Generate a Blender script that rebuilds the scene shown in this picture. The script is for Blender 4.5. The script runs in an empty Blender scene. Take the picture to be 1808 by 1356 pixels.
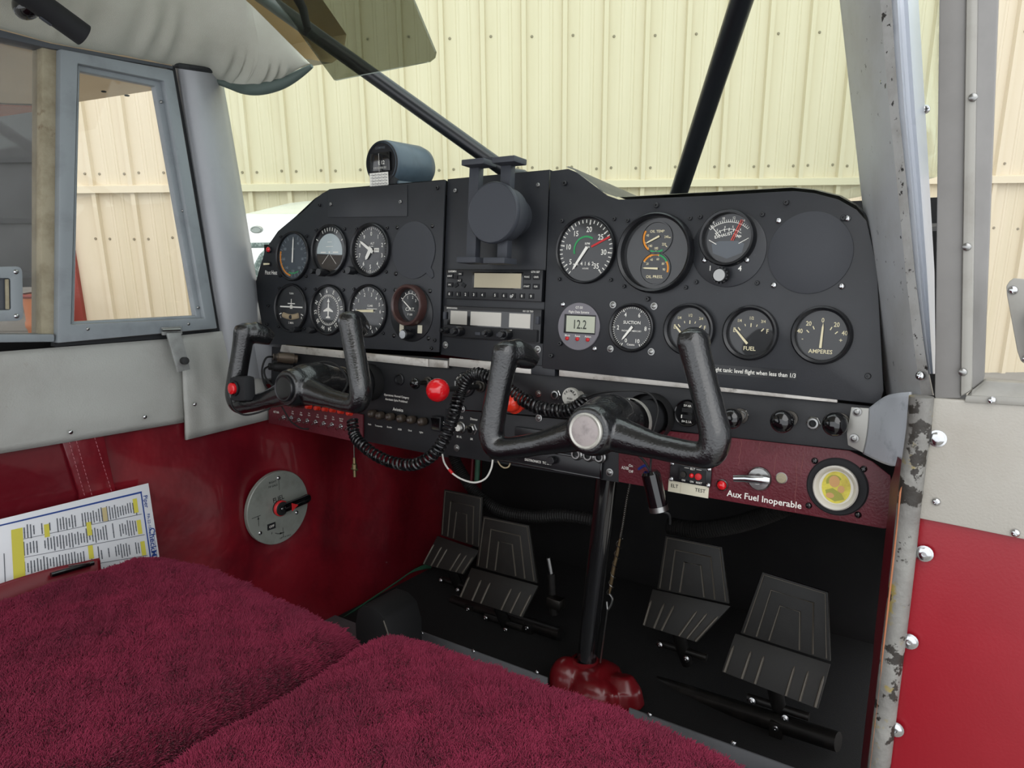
import bpy, bmesh, math, random
import numpy as np
from mathutils import Matrix, Vector
random.seed(7); rng = np.random.default_rng(7)
scene = bpy.context.scene
COL = scene.collection
# ------------------------------------------------------------------ camera
# world: X to the aircraft's right, Y forward, Z up, metres, origin in the instrument panel
F_PX = 1313.64
_A0 = np.array([.82327902, .09040719, -.56039112]); _A1 = np.array([-.04477711, .99450222, .09465905])
_A2 = np.array([.56586807, -.05283811, .82280099]); _T = np.array([-.00152559, -.13960631, .97494546])
C5, S5 = math.cos(math.radians(5)), math.sin(math.radians(5))
_YW = C5*_A2 - S5*_A1; _ZW = -C5*_A1 - S5*_A2
RCW = np.stack([_A0, _YW, _ZW], 1)
CAM = -RCW.T @ _T
cam_d = bpy.data.cameras.new('camera'); cam = bpy.data.objects.new('camera', cam_d); COL.objects.link(cam)
cam_d.sensor_width = 36; cam_d.lens = F_PX/1808*36; cam_d.clip_start = .02; cam_d.clip_end = 200
_R = RCW.T; _cm = Matrix.Identity(4)
for i in range(3):
    _cm[i][0] = _R[i, 0]; _cm[i][1] = -_R[i, 1]; _cm[i][2] = -_R[i, 2]; _cm[i][3] = CAM[i]
cam.matrix_world = _cm
scene.camera = cam
# ------------------------------------------------------------------ light: bright overcast sky
w = bpy.data.worlds.new('world'); scene.world = w; w.use_nodes = True
bg = w.node_tree.nodes['Background']
bg.inputs[0].default_value = (.93, .96, 1, 1); bg.inputs[1].default_value = 1.3
sun_d = bpy.data.lights.new('sun', 'SUN'); sun = bpy.data.objects.new('sun', sun_d); COL.objects.link(sun)
sun_d.energy = .75; sun_d.angle = math.radians(60); sun_d.color = (1, .97, .92)
_sd = Vector((-.42, .55, -.62))            # high, behind the camera, through the open door
sun.rotation_euler = _sd.to_track_quat('-Z', 'Y').to_euler()
vs = scene.view_settings
vs.view_transform = 'Standard'; vs.look = 'None'; vs.exposure = 0.45; vs.gamma = 1; vs.use_curve_mapping = False
# ------------------------------------------------------------------ back-projection onto real planes
def ray(x, y): return RCW.T @ np.array([(x-904)/F_PX, (y-678)/F_PX, 1.0])
def onX(x, y, X): d = ray(x, y); return Vector(CAM + d*(X-CAM[0])/d[0])
def onY(x, y, Y): d = ray(x, y); return Vector(CAM + d*(Y-CAM[1])/d[1])
def onZ(x, y, Z): d = ray(x, y); return Vector(CAM + d*(Z-CAM[2])/d[2])
NP = np.array([0, C5, -S5])
def onP(x, y, z=0.0):
    """panel coordinates (u right, h up) of a pixel on the plane z metres in front of the panel face"""
    d = ray(x, y); p = CAM + d*((-z-NP@CAM)/(NP@d)); return (float(p[0]), float(p[1]*S5+p[2]*C5))
PM = Matrix(((1, 0, 0, 0), (0, S5, -C5, 0), (0, C5, S5, 0), (0, 0, 0, 1)))     # panel frame: x right, y up, z to the pilot
def PT(u, h, z=0.0): return PM @ Matrix.Translation((u, h, z))
def PX(px, py, z=0.0, plane=None):
    u, h = onP(px, py, z if plane is None else plane); return PT(u, h, z)
# ------------------------------------------------------------------ mesh builder
class MB:
    def __init__(s): s.v = []; s.f = []
    def add(s, vs, fs, M=None):
        o = len(s.v)
        s.v += [tuple(M @ Vector(v)) for v in vs] if M is not None else [tuple(v) for v in vs]
        s.f += [tuple(i+o for i in f) for f in fs]
        return s
    def box(s, c, d, M=None):
        x, y, z = d[0]/2, d[1]/2, d[2]/2
        vs = [(c[0]+a*x, c[1]+b*y, c[2]+e*z) for a in (-1, 1) for b in (-1, 1) for e in (-1, 1)]
        return s.add(vs, [(0, 1, 3, 2), (4, 6, 7, 5), (0, 4, 5, 1), (2, 3, 7, 6), (0, 2, 6, 4), (1, 5, 7, 3)], M)
    def lathe(s, prof, n=32, M=None, sx=1, sy=1):
        """profile of (r, z) turned about local z"""
        vs = []; fs = []; rings = []
        for r, z in prof:
            if r < 1e-7: rings.append([len(vs)]); vs.append((0, 0, z))
            else:
                rings.append(list(range(len(vs), len(vs)+n)))
                vs += [(r*sx*math.cos(2*math.pi*i/n), r*sy*math.sin(2*math.pi*i/n), z) for i in range(n)]
        for a, b in zip(rings, rings[1:]):
            for i in range(n):
                j = (i+1) % n
                if len(a) == 1 and len(b) == 1: break
                if len(a) == 1: fs.append((a[0], b[i], b[j]))
                elif len(b) == 1: fs.append((a[i], a[j], b[0]))
                else: fs.append((a[i], a[j], b[j], b[i]))
        return s.add(vs, fs, M)
    def cyl(s, p0, p1, r0, r1=None, n=16):
        p0, p1 = Vector(p0), Vector(p1); r1 = r0 if r1 is None else r1
        L = (p1-p0).length; q = (p1-p0).to_track_quat('Z', 'Y').to_matrix().to_4x4()
        return s.lathe([(0, 0), (r0, 0), (r1, L), (0, L)], n, Matrix.Translation(p0) @ q)
    def tube(s, path, r, n=10, flat=1.0, upv=None, closed=False):
        P = [Vector(p) for p in path]; m = len(P)
        R = list(r) if hasattr(r, '__len__') else [r]*m
        vs = []; fs = []; prev = None
        for i in range(m):
            t = (P[(i+1) % m if closed else min(i+1, m-1)]-P[(i-1) % m if closed else max(i-1, 0)])
            t = t.normalized() if t.length > 1e-9 else Vector((0, 0, 1))
            if prev is None:
                a = Vector(upv) if upv is not None else (Vector((0, 0, 1)) if abs(t.z) < .9 else Vector((1, 0, 0)))
            else: a = prev
            a = (a-t*a.dot(t)).normalized(); prev = a; b = t.cross(a)
            vs += [P[i]+(a*math.cos(2*math.pi*k/n)+b*math.sin(2*math.pi*k/n)*flat)*R[i] for k in range(n)]
        for i in range(m if closed else m-1):
            for k in range(n):
                a0 = i*n+k; a1 = i*n+(k+1) % n; c = ((i+1) % m)*n
                fs.append((a0, a1, c+(k+1) % n, c+k))
        if not closed: fs += [tuple(range(n-1, -1, -1)), tuple((m-1)*n+k for k in range(n))]
        return s.add(vs, fs)
    def prism(s, poly, z0, z1, M=None):
        n = len(poly); vs = [(x, y, z0) for x, y in poly]+[(x, y, z1) for x, y in poly]
        fs = [tuple(range(n-1, -1, -1)), tuple(range(n, 2*n))]+[(i, (i+1) % n, n+(i+1) % n, n+i) for i in range(n)]
        return s.add(vs, fs, M)
    def slab(s, pts, off):
        """3-D polygon given thickness by an offset vector"""
        P = [Vector(p) for p in pts]; o = Vector(off); n = len(P)
        return s.add(P+[p+o for p in P], [tuple(range(n-1, -1, -1)), tuple(range(n, 2*n))]+[(i, (i+1) % n, n+(i+1) % n, n+i) for i in range(n)])
    def ring(s, outer, inner, off):
        """closed frame between two 3-D polygons with the same count, thickened by off"""
        A = [Vector(p) for p in outer]; B = [Vector(p) for p in inner]; o = Vector(off); n = len(A)
        vs = A+B+[p+o for p in A]+[p+o for p in B]; fs = []
        for i in range(n):
            j = (i+1) % n
            fs += [(i, j, n+j, n+i), (2*n+i, 3*n+i, 3*n+j, 2*n+j), (i, 2*n+i, 2*n+j, j), (n+i, n+j, 3*n+j, 3*n+i)]
        return s.add(vs, fs)
    def grid(s, fn, nu, nv):
        vs = [fn(i/nu, j/nv) for j in range(nv+1) for i in range(nu+1)]
        return s.add(vs, [(j*(nu+1)+i, j*(nu+1)+i+1, (j+1)*(nu+1)+i+1, (j+1)*(nu+1)+i) for j in range(nv) for i in range(nu)])
    def loft(s, rows):
        n = len(rows[0]); vs = [p for r in rows for p in r]
        return s.add(vs, [(j*n+i, j*n+i+1, (j+1)*n+i+1, (j+1)*n+i) for j in range(len(rows)-1) for i in range(n-1)])
    def ball(s, c, r, n=20, m=12, sc=(1, 1, 1), M=None):
        pr = [(math.sin(math.pi*i/m)*r, -math.cos(math.pi*i/m)*r) for i in range(m+1)]
        T = Matrix.Translation(c) @ Matrix.Diagonal((*sc, 1))
        return s.lathe(pr, n, T if M is None else M @ T)
    # flat marks in the local xy plane
    def rect(s, x, y, w_, h_, z=0, ang=0):
        c, q = math.cos(ang), math.sin(ang)
        return s.add([(x+a*w_/2*c-b*h_/2*q, y+a*w_/2*q+b*h_/2*c, z) for a, b in ((-1, -1), (1, -1), (1, 1), (-1, 1))], [(0, 1, 2, 3)])
    def poly(s, pts, z=0): return s.add([(x, y, z) for x, y in pts], [tuple(range(len(pts)))])
    def arc(s, r0, r1, a0, a1, z=0, n=24, c=(0, 0)):
        vs = []
        for i in range(n+1):
            a = math.radians(a0+(a1-a0)*i/n)
            vs += [(c[0]+r0*math.sin(a), c[1]+r0*math.cos(a), z), (c[0]+r1*math.sin(a), c[1]+r1*math.cos(a), z)]
        return s.add(vs, [(2*i, 2*i+2, 2*i+3, 2*i+1) for i in range(n)])
    def disc(s, r, z=0, n=32, c=(0, 0), sy=1): return s.poly([(c[0]+r*math.cos(2*math.pi*i/n), c[1]+r*sy*math.sin(2*math.pi*i/n)) for i in range(n)], z)
    def ticks(s, r0, r1, angs, w_, z=0, c=(0, 0)):
        for a in angs:
            t = math.radians(a); rm = (r0+r1)/2
            s.rect(c[0]+rm*math.sin(t), c[1]+rm*math.cos(t), w_, abs(r1-r0), z, -t)
        return s
    def text(s, txt, x, y, size, z=0, ang=0, sx=1.0, align='CENTER', M=None):
        vs, fs = text_geo(txt, align)
        c, q = math.cos(ang), math.sin(ang)
        pts = []
        for a, b in vs:
            a, b = a*size*sx, (b-.36)*size
            pts.append((x+a*c-b*q, y+a*q+b*c, z))
        return s.add(pts, fs, M)
    def nums(s, items, r, size, z=0, sx=.85, c=(0, 0), rot=False):
        for t, a in items:
            q = math.radians(a); s.text(t, c[0]+r*math.sin(q), c[1]+r*math.cos(q), size, z, -q if rot else 0, sx)
        return s
    def build(s, name, m, parent=None, smooth=True, bevel=0, M=None, ang=38):
        me = bpy.data.meshes.new(name); me.from_pydata([tuple(v) for v in s.v], [], s.f)
        if bevel:
            bm = bmesh.new(); bm.from_mesh(me); bmesh.ops.recalc_face_normals(bm, faces=bm.faces)
            ed = [e for e in bm.edges if len(e.link_faces) == 2 and e.calc_face_angle(0) > .5]
            bmesh.ops.bevel(bm, geom=ed, offset=bevel, segments=2, profile=.6, affect='EDGES', clamp_overlap=True)
            bm.to_mesh(me); bm.free()
        me.materials.append(MT[m] if isinstance(m, str) else m)
        if smooth:
            me.polygons.foreach_set('use_smooth', [True]*len(me.polygons)); me.set_sharp_from_angle(angle=math.radians(ang))
        me.update()
        return link(name, me, parent, M)
_TG = {}
def text_geo(txt, align):
    k = (txt, align)
    if k not in _TG:
        cu = bpy.data.curves.new('txt', 'FONT'); cu.body = txt; cu.align_x = align; cu.size = 1; cu.resolution_u = 2; cu.offset = .012
        o = bpy.data.objects.new('txt', cu); COL.objects.link(o)
        dg = bpy.context.evaluated_depsgraph_get(); me = bpy.data.meshes.new_from_object(o.evaluated_get(dg))
        _TG[k] = ([(v.co.x, v.co.y) for v in me.vertices], [tuple(p.vertices) for p in me.polygons])
        bpy.data.objects.remove(o); bpy.data.curves.remove(cu); bpy.data.meshes.remove(me)
    return _TG[k]
def link(name, data, parent=None, M=None):
    o = bpy.data.objects.new(name, data); COL.objects.link(o)
    if parent is not None: o.parent = parent
    if M is not None: o.matrix_local = M if parent is not None else M
    if parent is None and M is not None: o.matrix_world = M
    return o
def tag(o, label=None, cat=None, group=None, kind=None):
    for k, v in (('label', label), ('category', cat), ('group', group), ('kind', kind)):
        if v: o[k] = v
    return o
def thing(name, label, cat, M=None, group=None, kind=None):
    o = bpy.data.objects.new(name, None); COL.objects.link(o); o.empty_display_size = .02
    if M is not None: o.matrix_world = M
    return tag(o, label, cat, group, kind)
# ------------------------------------------------------------------ materials
MT = {}
def lin(h):
    if not isinstance(h, str): return tuple(h)+(1,)
    h = h.lstrip('#'); return tuple((lambda c: c/12.92 if c <= .04045 else ((c+.055)/1.055)**2.4)(int(h[i:i+2], 16)/255) for i in (0, 2, 4))+(1,)
def mat(name, col, rough=.5, metal=0, bump=None, var=(), spec=.5, coat=0, sheen=0, aniso=None, stretch=None, emit=None):
    """var: (noise scale, other colour, low, high) layers of real stain, dirt or wear"""
    m = bpy.data.materials.new(name); m.use_nodes = True; nt = m.node_tree; N = nt.nodes; L = nt.links
    b = N['Principled BSDF']; b.inputs['Base Color'].default_value = lin(col); b.inputs['Roughness'].default_value = rough
    b.inputs['Metallic'].default_value = metal; b.inputs['Specular IOR Level'].default_value = spec
    if coat: b.inputs['Coat Weight'].default_value = coat; b.inputs['Coat Roughness'].default_value = .06
    if sheen: b.inputs['Sheen Weight'].default_value = sheen; b.inputs['Sheen Roughness'].default_value = .4
    if emit: b.inputs['Emission Color'].default_value = lin(emit[0]); b.inputs['Emission Strength'].default_value = emit[1]
    tc = N.new('ShaderNodeTexCoord'); co = tc.outputs['Object']
    if stretch:
        mp = N.new('ShaderNodeMapping'); mp.inputs['Scale'].default_value = stretch; L.new(co, mp.inputs[0]); co = mp.outputs[0]
    prev = None
    for k, (sc, c2, lo, hi) in enumerate(var):
        no = N.new('ShaderNodeTexNoise'); no.inputs['Scale'].default_value = sc; no.inputs['Detail'].default_value = 6; no.inputs['Roughness'].default_value = .62
        if 'W' in no.inputs: pass
        mp2 = N.new('ShaderNodeMapping'); mp2.inputs['Location'].default_value = (k*3.1+.3, k*1.7, k*.9); L.new(co, mp2.inputs[0]); L.new(mp2.outputs[0], no.inputs['Vector'])
        rp = N.new('ShaderNodeMapRange'); rp.inputs['From Min'].default_value = lo; rp.inputs['From Max'].default_value = hi; L.new(no.outputs['Fac'], rp.inputs['Value'])
        mx = N.new('ShaderNodeMix'); mx.data_type = 'RGBA'; L.new(rp.outputs[0], mx.inputs[0])
        if prev is None: mx.inputs[6].default_value = lin(col)
        else: L.new(prev, mx.inputs[6])
        mx.inputs[7].default_value = lin(c2); prev = mx.outputs[2]
    if prev is not None: L.new(prev, b.inputs['Base Color'])
    if bump:
        no = N.new('ShaderNodeTexNoise'); no.inputs['Scale'].default_value = bump[0]; no.inputs['Detail'].default_value = 4; L.new(co, no.inputs['Vector'])
        bp = N.new('ShaderNodeBump'); bp.inputs['Strength'].default_value = bump[1]; bp.inputs['Distance'].default_value = bump[2] if len(bump) > 2 else .002
        L.new(no.outputs['Fac'], bp.inputs['Height']); L.new(bp.outputs[0], b.inputs['Normal'])
    MT[name] = m; return m
def glass(name, tint, rough=.01, ior=1.45, dirt=None):
    m = bpy.data.materials.new(name); m.use_nodes = True; nt = m.node_tree; N = nt.nodes; L = nt.links
    N.remove(N['Principled BSDF']); out = N['Material Output']
    tr = N.new('ShaderNodeBsdfTransparent'); tr.inputs[0].default_value = (*tint, 1)
    gl = N.new('ShaderNodeBsdfGlossy'); gl.inputs['Roughness'].default_value = rough
    lw = N.new('ShaderNodeLayerWeight'); lw.inputs[0].default_value = .5
    f0 = ((ior-1)/(ior+1))**2
    pw = N.new('ShaderNodeMath'); pw.operation = 'POWER'; L.new(lw.outputs['Facing'], pw.inputs[0]); pw.inputs[1].default_value = 5
    ma = N.new('ShaderNodeMath'); ma.operation = 'MULTIPLY_ADD'; L.new(pw.outputs[0], ma.inputs[0]); ma.inputs[1].default_value = 1-f0; ma.inputs[2].default_value = f0
    mx = N.new('ShaderNodeMixShader'); L.new(ma.outputs[0], mx.inputs[0]); L.new(tr.outputs[0], mx.inputs[1]); L.new(gl.outputs[0], mx.inputs[2])
    last = mx.outputs[0]
    if dirt:
        df = N.new('ShaderNodeBsdfDiffuse'); df.inputs[0].default_value = lin(dirt[0])
        tc = N.new('ShaderNodeTexCoord'); no = N.new('ShaderNodeTexNoise'); no.inputs['Scale'].default_value = dirt[1]; no.inputs['Detail'].default_value = 5
        L.new(tc.outputs['Object'], no.inputs['Vector'])
        rp = N.new('ShaderNodeMapRange'); rp.inputs['From Min'].default_value = .35; rp.inputs['From Max'].default_value = .75; rp.inputs['To Max'].default_value = dirt[2]; rp.inputs['To Min'].default_value = dirt[2]*.35
        L.new(no.outputs['Fac'], rp.inputs['Value'])
        m2 = N.new('ShaderNodeMixShader'); L.new(rp.outputs[0], m2.inputs[0]); L.new(last, m2.inputs[1]); L.new(df.outputs[0], m2.inputs[2]); last = m2.outputs[0]
    L.new(last, out.inputs['Surface']); MT[name] = m; return m
mat('panel_black', '#24262a', .40, bump=(600, .12, .0005), var=[(9, '#2b2d32', .45, .7), (60, '#45464a', .7, .82)])
mat('lower_black', '#1d1e21', .48, bump=(500, .15, .0005), var=[(14, '#26272a', .45, .7), (90, '#4a4845', .72, .85)])
mat('plate_black', '#3a3c41', .62, bump=(900, .1, .0004))
mat('bezel_black', '#17181b', .3)
mat('dial_black', '#16181b', .6, coat=1)
mat('dial_grey', '#3c444c', .6, coat=1)
mat('gloss_black', '#0d0d0f', .12, coat=.5)
mat('yoke_black', '#0d0e10', .24, bump=(420, .5, .0012), coat=.5, spec=.7, var=[(40, '#15171a', .5, .75)])
mat('rubber_black', '#141415', .65)
mat('soft_black', '#1c1d20', .75)
mat('mount_grey', '#3c3f46', .55)
mat('mount_dark', '#33363c', .6)
mat('white', '#f2f0e8', .6); mat('cream', '#e6dcb8', .6); mat('dim_white', '#8b949b', .6); mat('dim_ink', '#5a6066', .6)
mat('orange', '#e2902f', .6); mat('green', '#2f9a5a', .6); mat('red', '#c8262a', .5); mat('yellow', '#e0c23a', .6)
mat('red_gloss', '#d4121c', .22, coat=.6); mat('red_orange', '#e0341c', .3, coat=.3)
mat('sky_dial', '#b4c0c2', .5, coat=.5); mat('ground_dial', '#3a332c', .6)
mat('chrome', '#c9cacb', .16, 1); mat('steel', '#9a9a98', .32, 1); mat('dark_steel', '#55524e', .4, 1)
mat('brass', '#6f6448', .4, .9); mat('latch_silver', '#a9aba9', .35, .4, var=[(30, '#8f908d', .5, .7)])
mat('paint_chipped', '#adadab', .42, bump=(200, .3, .001), var=[(26, '#989692', .45, .65), (120, '#2a2826', .60, .635)])
mat('worn_alu', '#d2cec7', .45, .6, bump=(200, .3, .001), var=[(22, '#b0a9a0', .5, .62), (70, '#5d564f', .62, .74)], stretch=(1, 1, 1))
mat('alu_grey', '#77797c', .55, .3, bump=(120, .1, .001), var=[(10, '#66686a', .45, .7), (60, '#3f3f40', .68, .8)])
mat('vinyl_grey', '#aeafaa', .5, bump=(420, .35, .0012), var=[(5, '#9c9b95', .45, .72), (18, '#8f877a', .64, .82)])
mat('vinyl_grey_door', '#aaa69d', .5, bump=(500, .3, .001), var=[(6, '#9d978c', .5, .75)])
mat('paint_grey', '#a6a8ac', .38, bump=(90, .06, .001), var=[(7, '#9a9ca0', .45, .7)])
mat('paint_grey_worn', '#b3b5b8', .38, bump=(90, .06, .001), var=[(8, '#a2a2a1', .45, .7), (110, '#2b2927', .66, .70)])
mat('frame_grey', '#8c9397', .42, bump=(60, .05, .001), var=[(20, '#7f8589', .5, .7), (150, '#3c3a36', .74, .8)])
mat('frame_dark', '#4a4e54', .5)
mat('door_frame', '#7c7a77', .42, var=[(10, '#716f6c', .45, .7)])
mat('door_frame_light', '#97958e', .38, var=[(20, '#88857d', .5, .7)])
mat('tan_dirty', '#a39a82', .7, bump=(250, .4, .001), var=[(25, '#8d836b', .45, .62), (60, '#6d5a42', .62, .75)])
mat('white_metal', '#c9ced6', .3, var=[(14, '#9fa2a6', .6, .75)])
mat('vinyl_red', '#640d1a', .33, bump=(9, .35, .02), var=[(3.5, '#7d1420', .45, .6), (6, '#560c18', .55, .75)], coat=.35)
mat('vinyl_red_dark', '#5a0e19', .4, bump=(300, .2, .001))
mat('door_red', '#8f1220', .36, bump=(350, .12, .001), var=[(4, '#9b1a28', .45, .7)])
mat('strip_red', '#5c1a24', .42, bump=(380, .4, .0015), var=[(15, '#6a2430', .5, .7), (50, '#7a3a42', .7, .82)])
mat('boot_red', '#6e1219', .3, bump=(25, .2, .006), coat=.2)
mat('pocket_red', '#6d101c', .35)
mat('thread', '#b06a72', .7)
mat('fleece', '#4a0a22', .95, bump=(150, .5, .004))
mat('headliner', '#d6d7c9', .9, bump=(900, .5, .001), var=[(6, '#cacabb', .45, .7)], sheen=.2)
mat('headliner_edge', '#5d6b66', .6)
mat('rubber_seal', '#2a2c2e', .7)
mat('hangar_cream', '#d6c9ae', .5, var=[(1.2, '#cec1a3', .4, .7)], stretch=(6, 1, .4))
mat('hangar_trim', '#d5c9ad', .5); mat('hangar_screw', '#8a806a', .5)
mat('hangar_dark', '#4a4c4d', .7, var=[(2, '#3a3b3c', .4, .7)]); mat('hangar_dark_rail', '#303234', .7)
mat('post_red', '#8c3a30', .6); mat('wing_tan', '#cdb692', .6, var=[(2, '#bfa884', .4, .7)]); mat('wing_orange', '#a8532c', .6, var=[(5, '#8c4428', .45, .65)])
mat('car_white', '#e8ece8', .25, coat=.4); mat('car_trim', '#5d6e68', .5, var=[(80, '#93a29b', .5, .6)]); mat('badge_grey', '#9aa39c', .35, .5)
mat('concrete', '#8f8c86', .85, var=[(2, '#7d7a74', .4, .7)])
mat('orange_plastic', '#b5642a', .5); mat('junk_dark', '#232425', .7); mat('junk_grey', '#8a857c', .6)
mat('rust_jamb', '#85847f', .55, bump=(150, .5, .002), var=[(16, '#6e6c68', .4, .6), (38, '#8a7a3e', .57, .64), (40, '#2c2823', .55, .575)])
mat('fold_edge', '#b0714e', .6)
mat('pedal_black', '#1d1c19', .5, bump=(500, .25, .0006), var=[(25, '#282622', .5, .7)])
mat('pedal_edge', '#5e5950', .4, .3)
mat('footwell_black', '#0c0c0d', .8, var=[(12, '#141414', .5, .7)])
mat('carpet_black', '#121212', .95, bump=(600, .5, .002))
mat('hose', '#1d1c1b', .6); mat('knob_brown', '#3a3129', .4); mat('plug_brown', '#5b5044', .4, .4)
mat('lcd', '#b9bdaa', .35); mat('lcd_dark', '#3d413a', .5); mat('lcd_tan', '#b3a98e', .3); mat('lcd_silver', '#b9b5ac', .2, .3); mat('instrument_grey', '#77747a', .45)
mat('fuel_plate', '#8f938c', .45, .2, var=[(20, '#7d8079', .5, .7)]); mat('ink', '#17181a', .6)
mat('paper', '#e4e6ea', .35, coat=.4); mat('paper_ink', '#5c6068', .6); mat('paper_blue', '#23458f', .5); mat('paper_yellow', '#d8cf52', .5); mat('paper_tan', '#c9b98a', .5)
mat('label_cream', '#d9d3bd', .5); mat('medal_white', '#d8d4c9', .35); mat('medal_yellow', '#d8cc4a', .4, var=[(60, '#b9a53a', .5, .7)]); mat('medal_skin', '#c99a62', .5); mat('medal_robe', '#9a9a40', .5)
mat('cht_bezel', '#46302d', .3); mat('blue', '#2a49a8', .5); mat('wire_white', '#d9d7d0', .5); mat('copper', '#77664c', .4, .8); mat('green_paint', '#2f6a4c', .5); mat('green_tube', '#2e5a44', .5)
mat('wire_tan', '#a8977a', .6)
glass('gauge_glass', (.985, .985, .985), .02, 1.0)
glass('windshield_glass', (.945, 1.0, .965), .02, 1.33)
glass('clear_pane', (.985, .985, .985), .01, 1.35)
glass('hazy_pane', (.9, .9, .9), .03, 1.4, ('#9a9a96', 6, .22))
glass('visor_tint', (.45, .46, .42), .03, 1.35)
# ------------------------------------------------------------------ shared small hardware
def _mesh_of(fn, m, name, smooth=True):
    b = MB(); fn(b); o = b.build(name, m, None, smooth); me = o.data; bpy.data.objects.remove(o); return me
HW = {}
def _allen(b):
    b.lathe([(0, .0012), (.0013, .0012), (.0013, .0030), (.0024, .0030), (.0029, .0024), (.0029, 0)], 14)
def _phil(b):
    b.lathe([(.0033, 0), (.0032, .0008), (.0022, .0018), (.0009, .0021), (.0009, .0012), (0, .0012)], 14)
    b.box((0, 0, .0019), (.0034, .0006, .0006)); b.box((0, 0, .0019), (.0006, .0034, .0006))
def _washer(b):
    b.lathe([(.0052, 0), (.0052, .0012), (.0034, .0014), (.0034, .0022), (.0020, .0030), (.0012, .0030), (.0012, .0018), (0, .0018)], 18)
def _rivet(b): b.lathe([(.0030, 0), (.0027, .0009), (.0015, .0016), (0, .0018)], 12)
def _bolt(b):
    b.lathe([(.0085, 0), (.0085, .0012), (.0066, .0014), (.0066, .0030), (.0040, .0044), (.0022, .0044), (.0022, .0030), (0, .0030)], 18)
HW['allen'] = _mesh_of(_allen, 'bezel_black', 'screw'); HW['phil_black'] = _mesh_of(_phil, 'gloss_black', 'screw')
HW['phil'] = _mesh_of(_phil, 'chrome', 'screw'); HW['washer'] = _mesh_of(_washer, 'steel', 'screw'); HW['rivet'] = _mesh_of(_rivet, 'steel', 'rivet')
HW['bolt'] = _mesh_of(_bolt, 'chrome', 'bolt'); HW['allen_steel'] = _mesh_of(_allen, 'steel', 'screw')
def hw(kind, parent, M, name=None, s=1.0):
    o = link(name or ('rivet' if kind == 'rivet' else 'bolt' if kind == 'bolt' else 'screw'), HW[kind], parent)
    o.matrix_local = M @ Matrix.Rotation(random.random()*3, 4, 'Z') @ Matrix.Scale(s, 4); return o
def facing(p, n):
    """frame at p with local z along n"""
    return Matrix.Translation(p) @ Vector(n).to_track_quat('Z', 'Y').to_matrix().to_4x4()
# ================================================================== OUTSIDE: hangar yard in front of the aircraft
_ex = np.array([1, -.011, 0.]); _dn = np.array([-.007, .966, .258]); _ex /= np.linalg.norm(_ex)
_dn -= _ex*(_dn@_ex); _dn /= np.linalg.norm(_dn); _nn = np.cross(_ex, _dn)
HD = 6.2
_o = RCW.T @ (np.array([0, 0, HD])-_T)
_hx, _hy, _hz = RCW.T@_ex, RCW.T@_nn, -(RCW.T@_dn)
HM = Matrix([[_hx[i], _hy[i], _hz[i], _o[i]] for i in range(3)]+[[0, 0, 0, 1]])
HMI = HM.inverted()
def onH(px, py, dy=0.0):
    """hangar-wall coordinates of a pixel on the plane dy behind the wall"""
    d = HMI.to_3x3() @ Vector(ray(px, py)); c = HMI @ Vector(CAM); t = (dy-c.y)/d.y; return c+d*t
GZ = (HMI @ Vector(CAM)).z-1.55            # ground level
hw_front = thing('wall_front', 'cream corrugated metal hangar wall seen through the windshield', None, HM, kind='structure')
gz0 = onH(1066, 331).z; gz1 = onH(1066, 316).z; rx = onH(1067, 250).x; PW = .3045
prof = [(0, 0), (.008, -.034), (.040, -.034), (.048, 0), (.13, 0), (.137, -.005), (.152, -.005), (.159, 0), (.214, 0), (.221, -.005), (.236, -.005), (.243, 0), (PW, 0)]
def sheet(z0, z1):
    b = MB(); b.loft([[(x, y, z0) for x, y in prof], [(x, y, z1) for x, y in prof]]); o = b.build('wall_panel', 'hangar_cream', None, True, ang=15); me = o.data; bpy.data.objects.remove(o); return me
me_up = sheet(gz1-.01, gz1+3.6); me_lo = sheet(GZ, gz0+.02)
xl = onH(139, 330).x
k0 = math.ceil((xl-(rx-.0285))/PW); k1 = k0+38
for k in range(k0, k1):
    x = rx-.0285+k*PW
    link('wall_panel', me_up, hw_front, Matrix.Translation((x, 0, 0)))
    link('wall_panel', me_lo, hw_front, Matrix.Translation((x, .012, 0)))
xa, xb = rx-.0285+k0*PW-.2, rx+k1*PW
b = MB(); b.loft([[(xa, 0, gz1-.01), (xa+.2, 0, gz1-.01)], [(xa, 0, gz1+3.6), (xa+.2, 0, gz1+3.6)]]); b.loft([[(xa, .012, GZ), (xa+.2, .012, GZ)], [(xa, .012, gz0+.02), (xa+.2, .012, gz0+.02)]]); b.build('wall_panel', 'hangar_cream', hw_front)
b = MB(); b.add([(xa, .005, gz1), (xb, .005, gz1), (xb, -.045, gz1-.012), (xa, -.045, gz1-.012), (xa, -.045, gz0), (xb, -.045, gz0), (xb, .01, gz0), (xa, .01, gz0)], [(0, 1, 2, 3), (3, 2, 5, 4), (4, 5, 6, 7)])
b.build('girt_trim', 'hangar_trim', hw_front, False)
b = MB()
zr = [onH(1066, 296).z, onH(1066, 63).z, onH(1066, 63).z+1.4, gz0-.35]
for k in range(k0, k1):
    x = rx-.0285+k*PW
    for z in zr:
        for dx, dy in ((-.028, 0), (.085, 0)) if z != zr[1] and z != zr[2] else ((.085, 0),):
            b.lathe([(.011, 0), (.009, .006), (0, .007)], 8, Matrix.Translation((x+dx, dy+(.012 if z < gz0 else 0), z+random.uniform(-.008, .008))) @ Matrix.Rotation(math.pi/2, 4, 'X'))
tag(b.build('wall_screws', 'hangar_screw', hw_front), kind='stuff')
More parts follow.
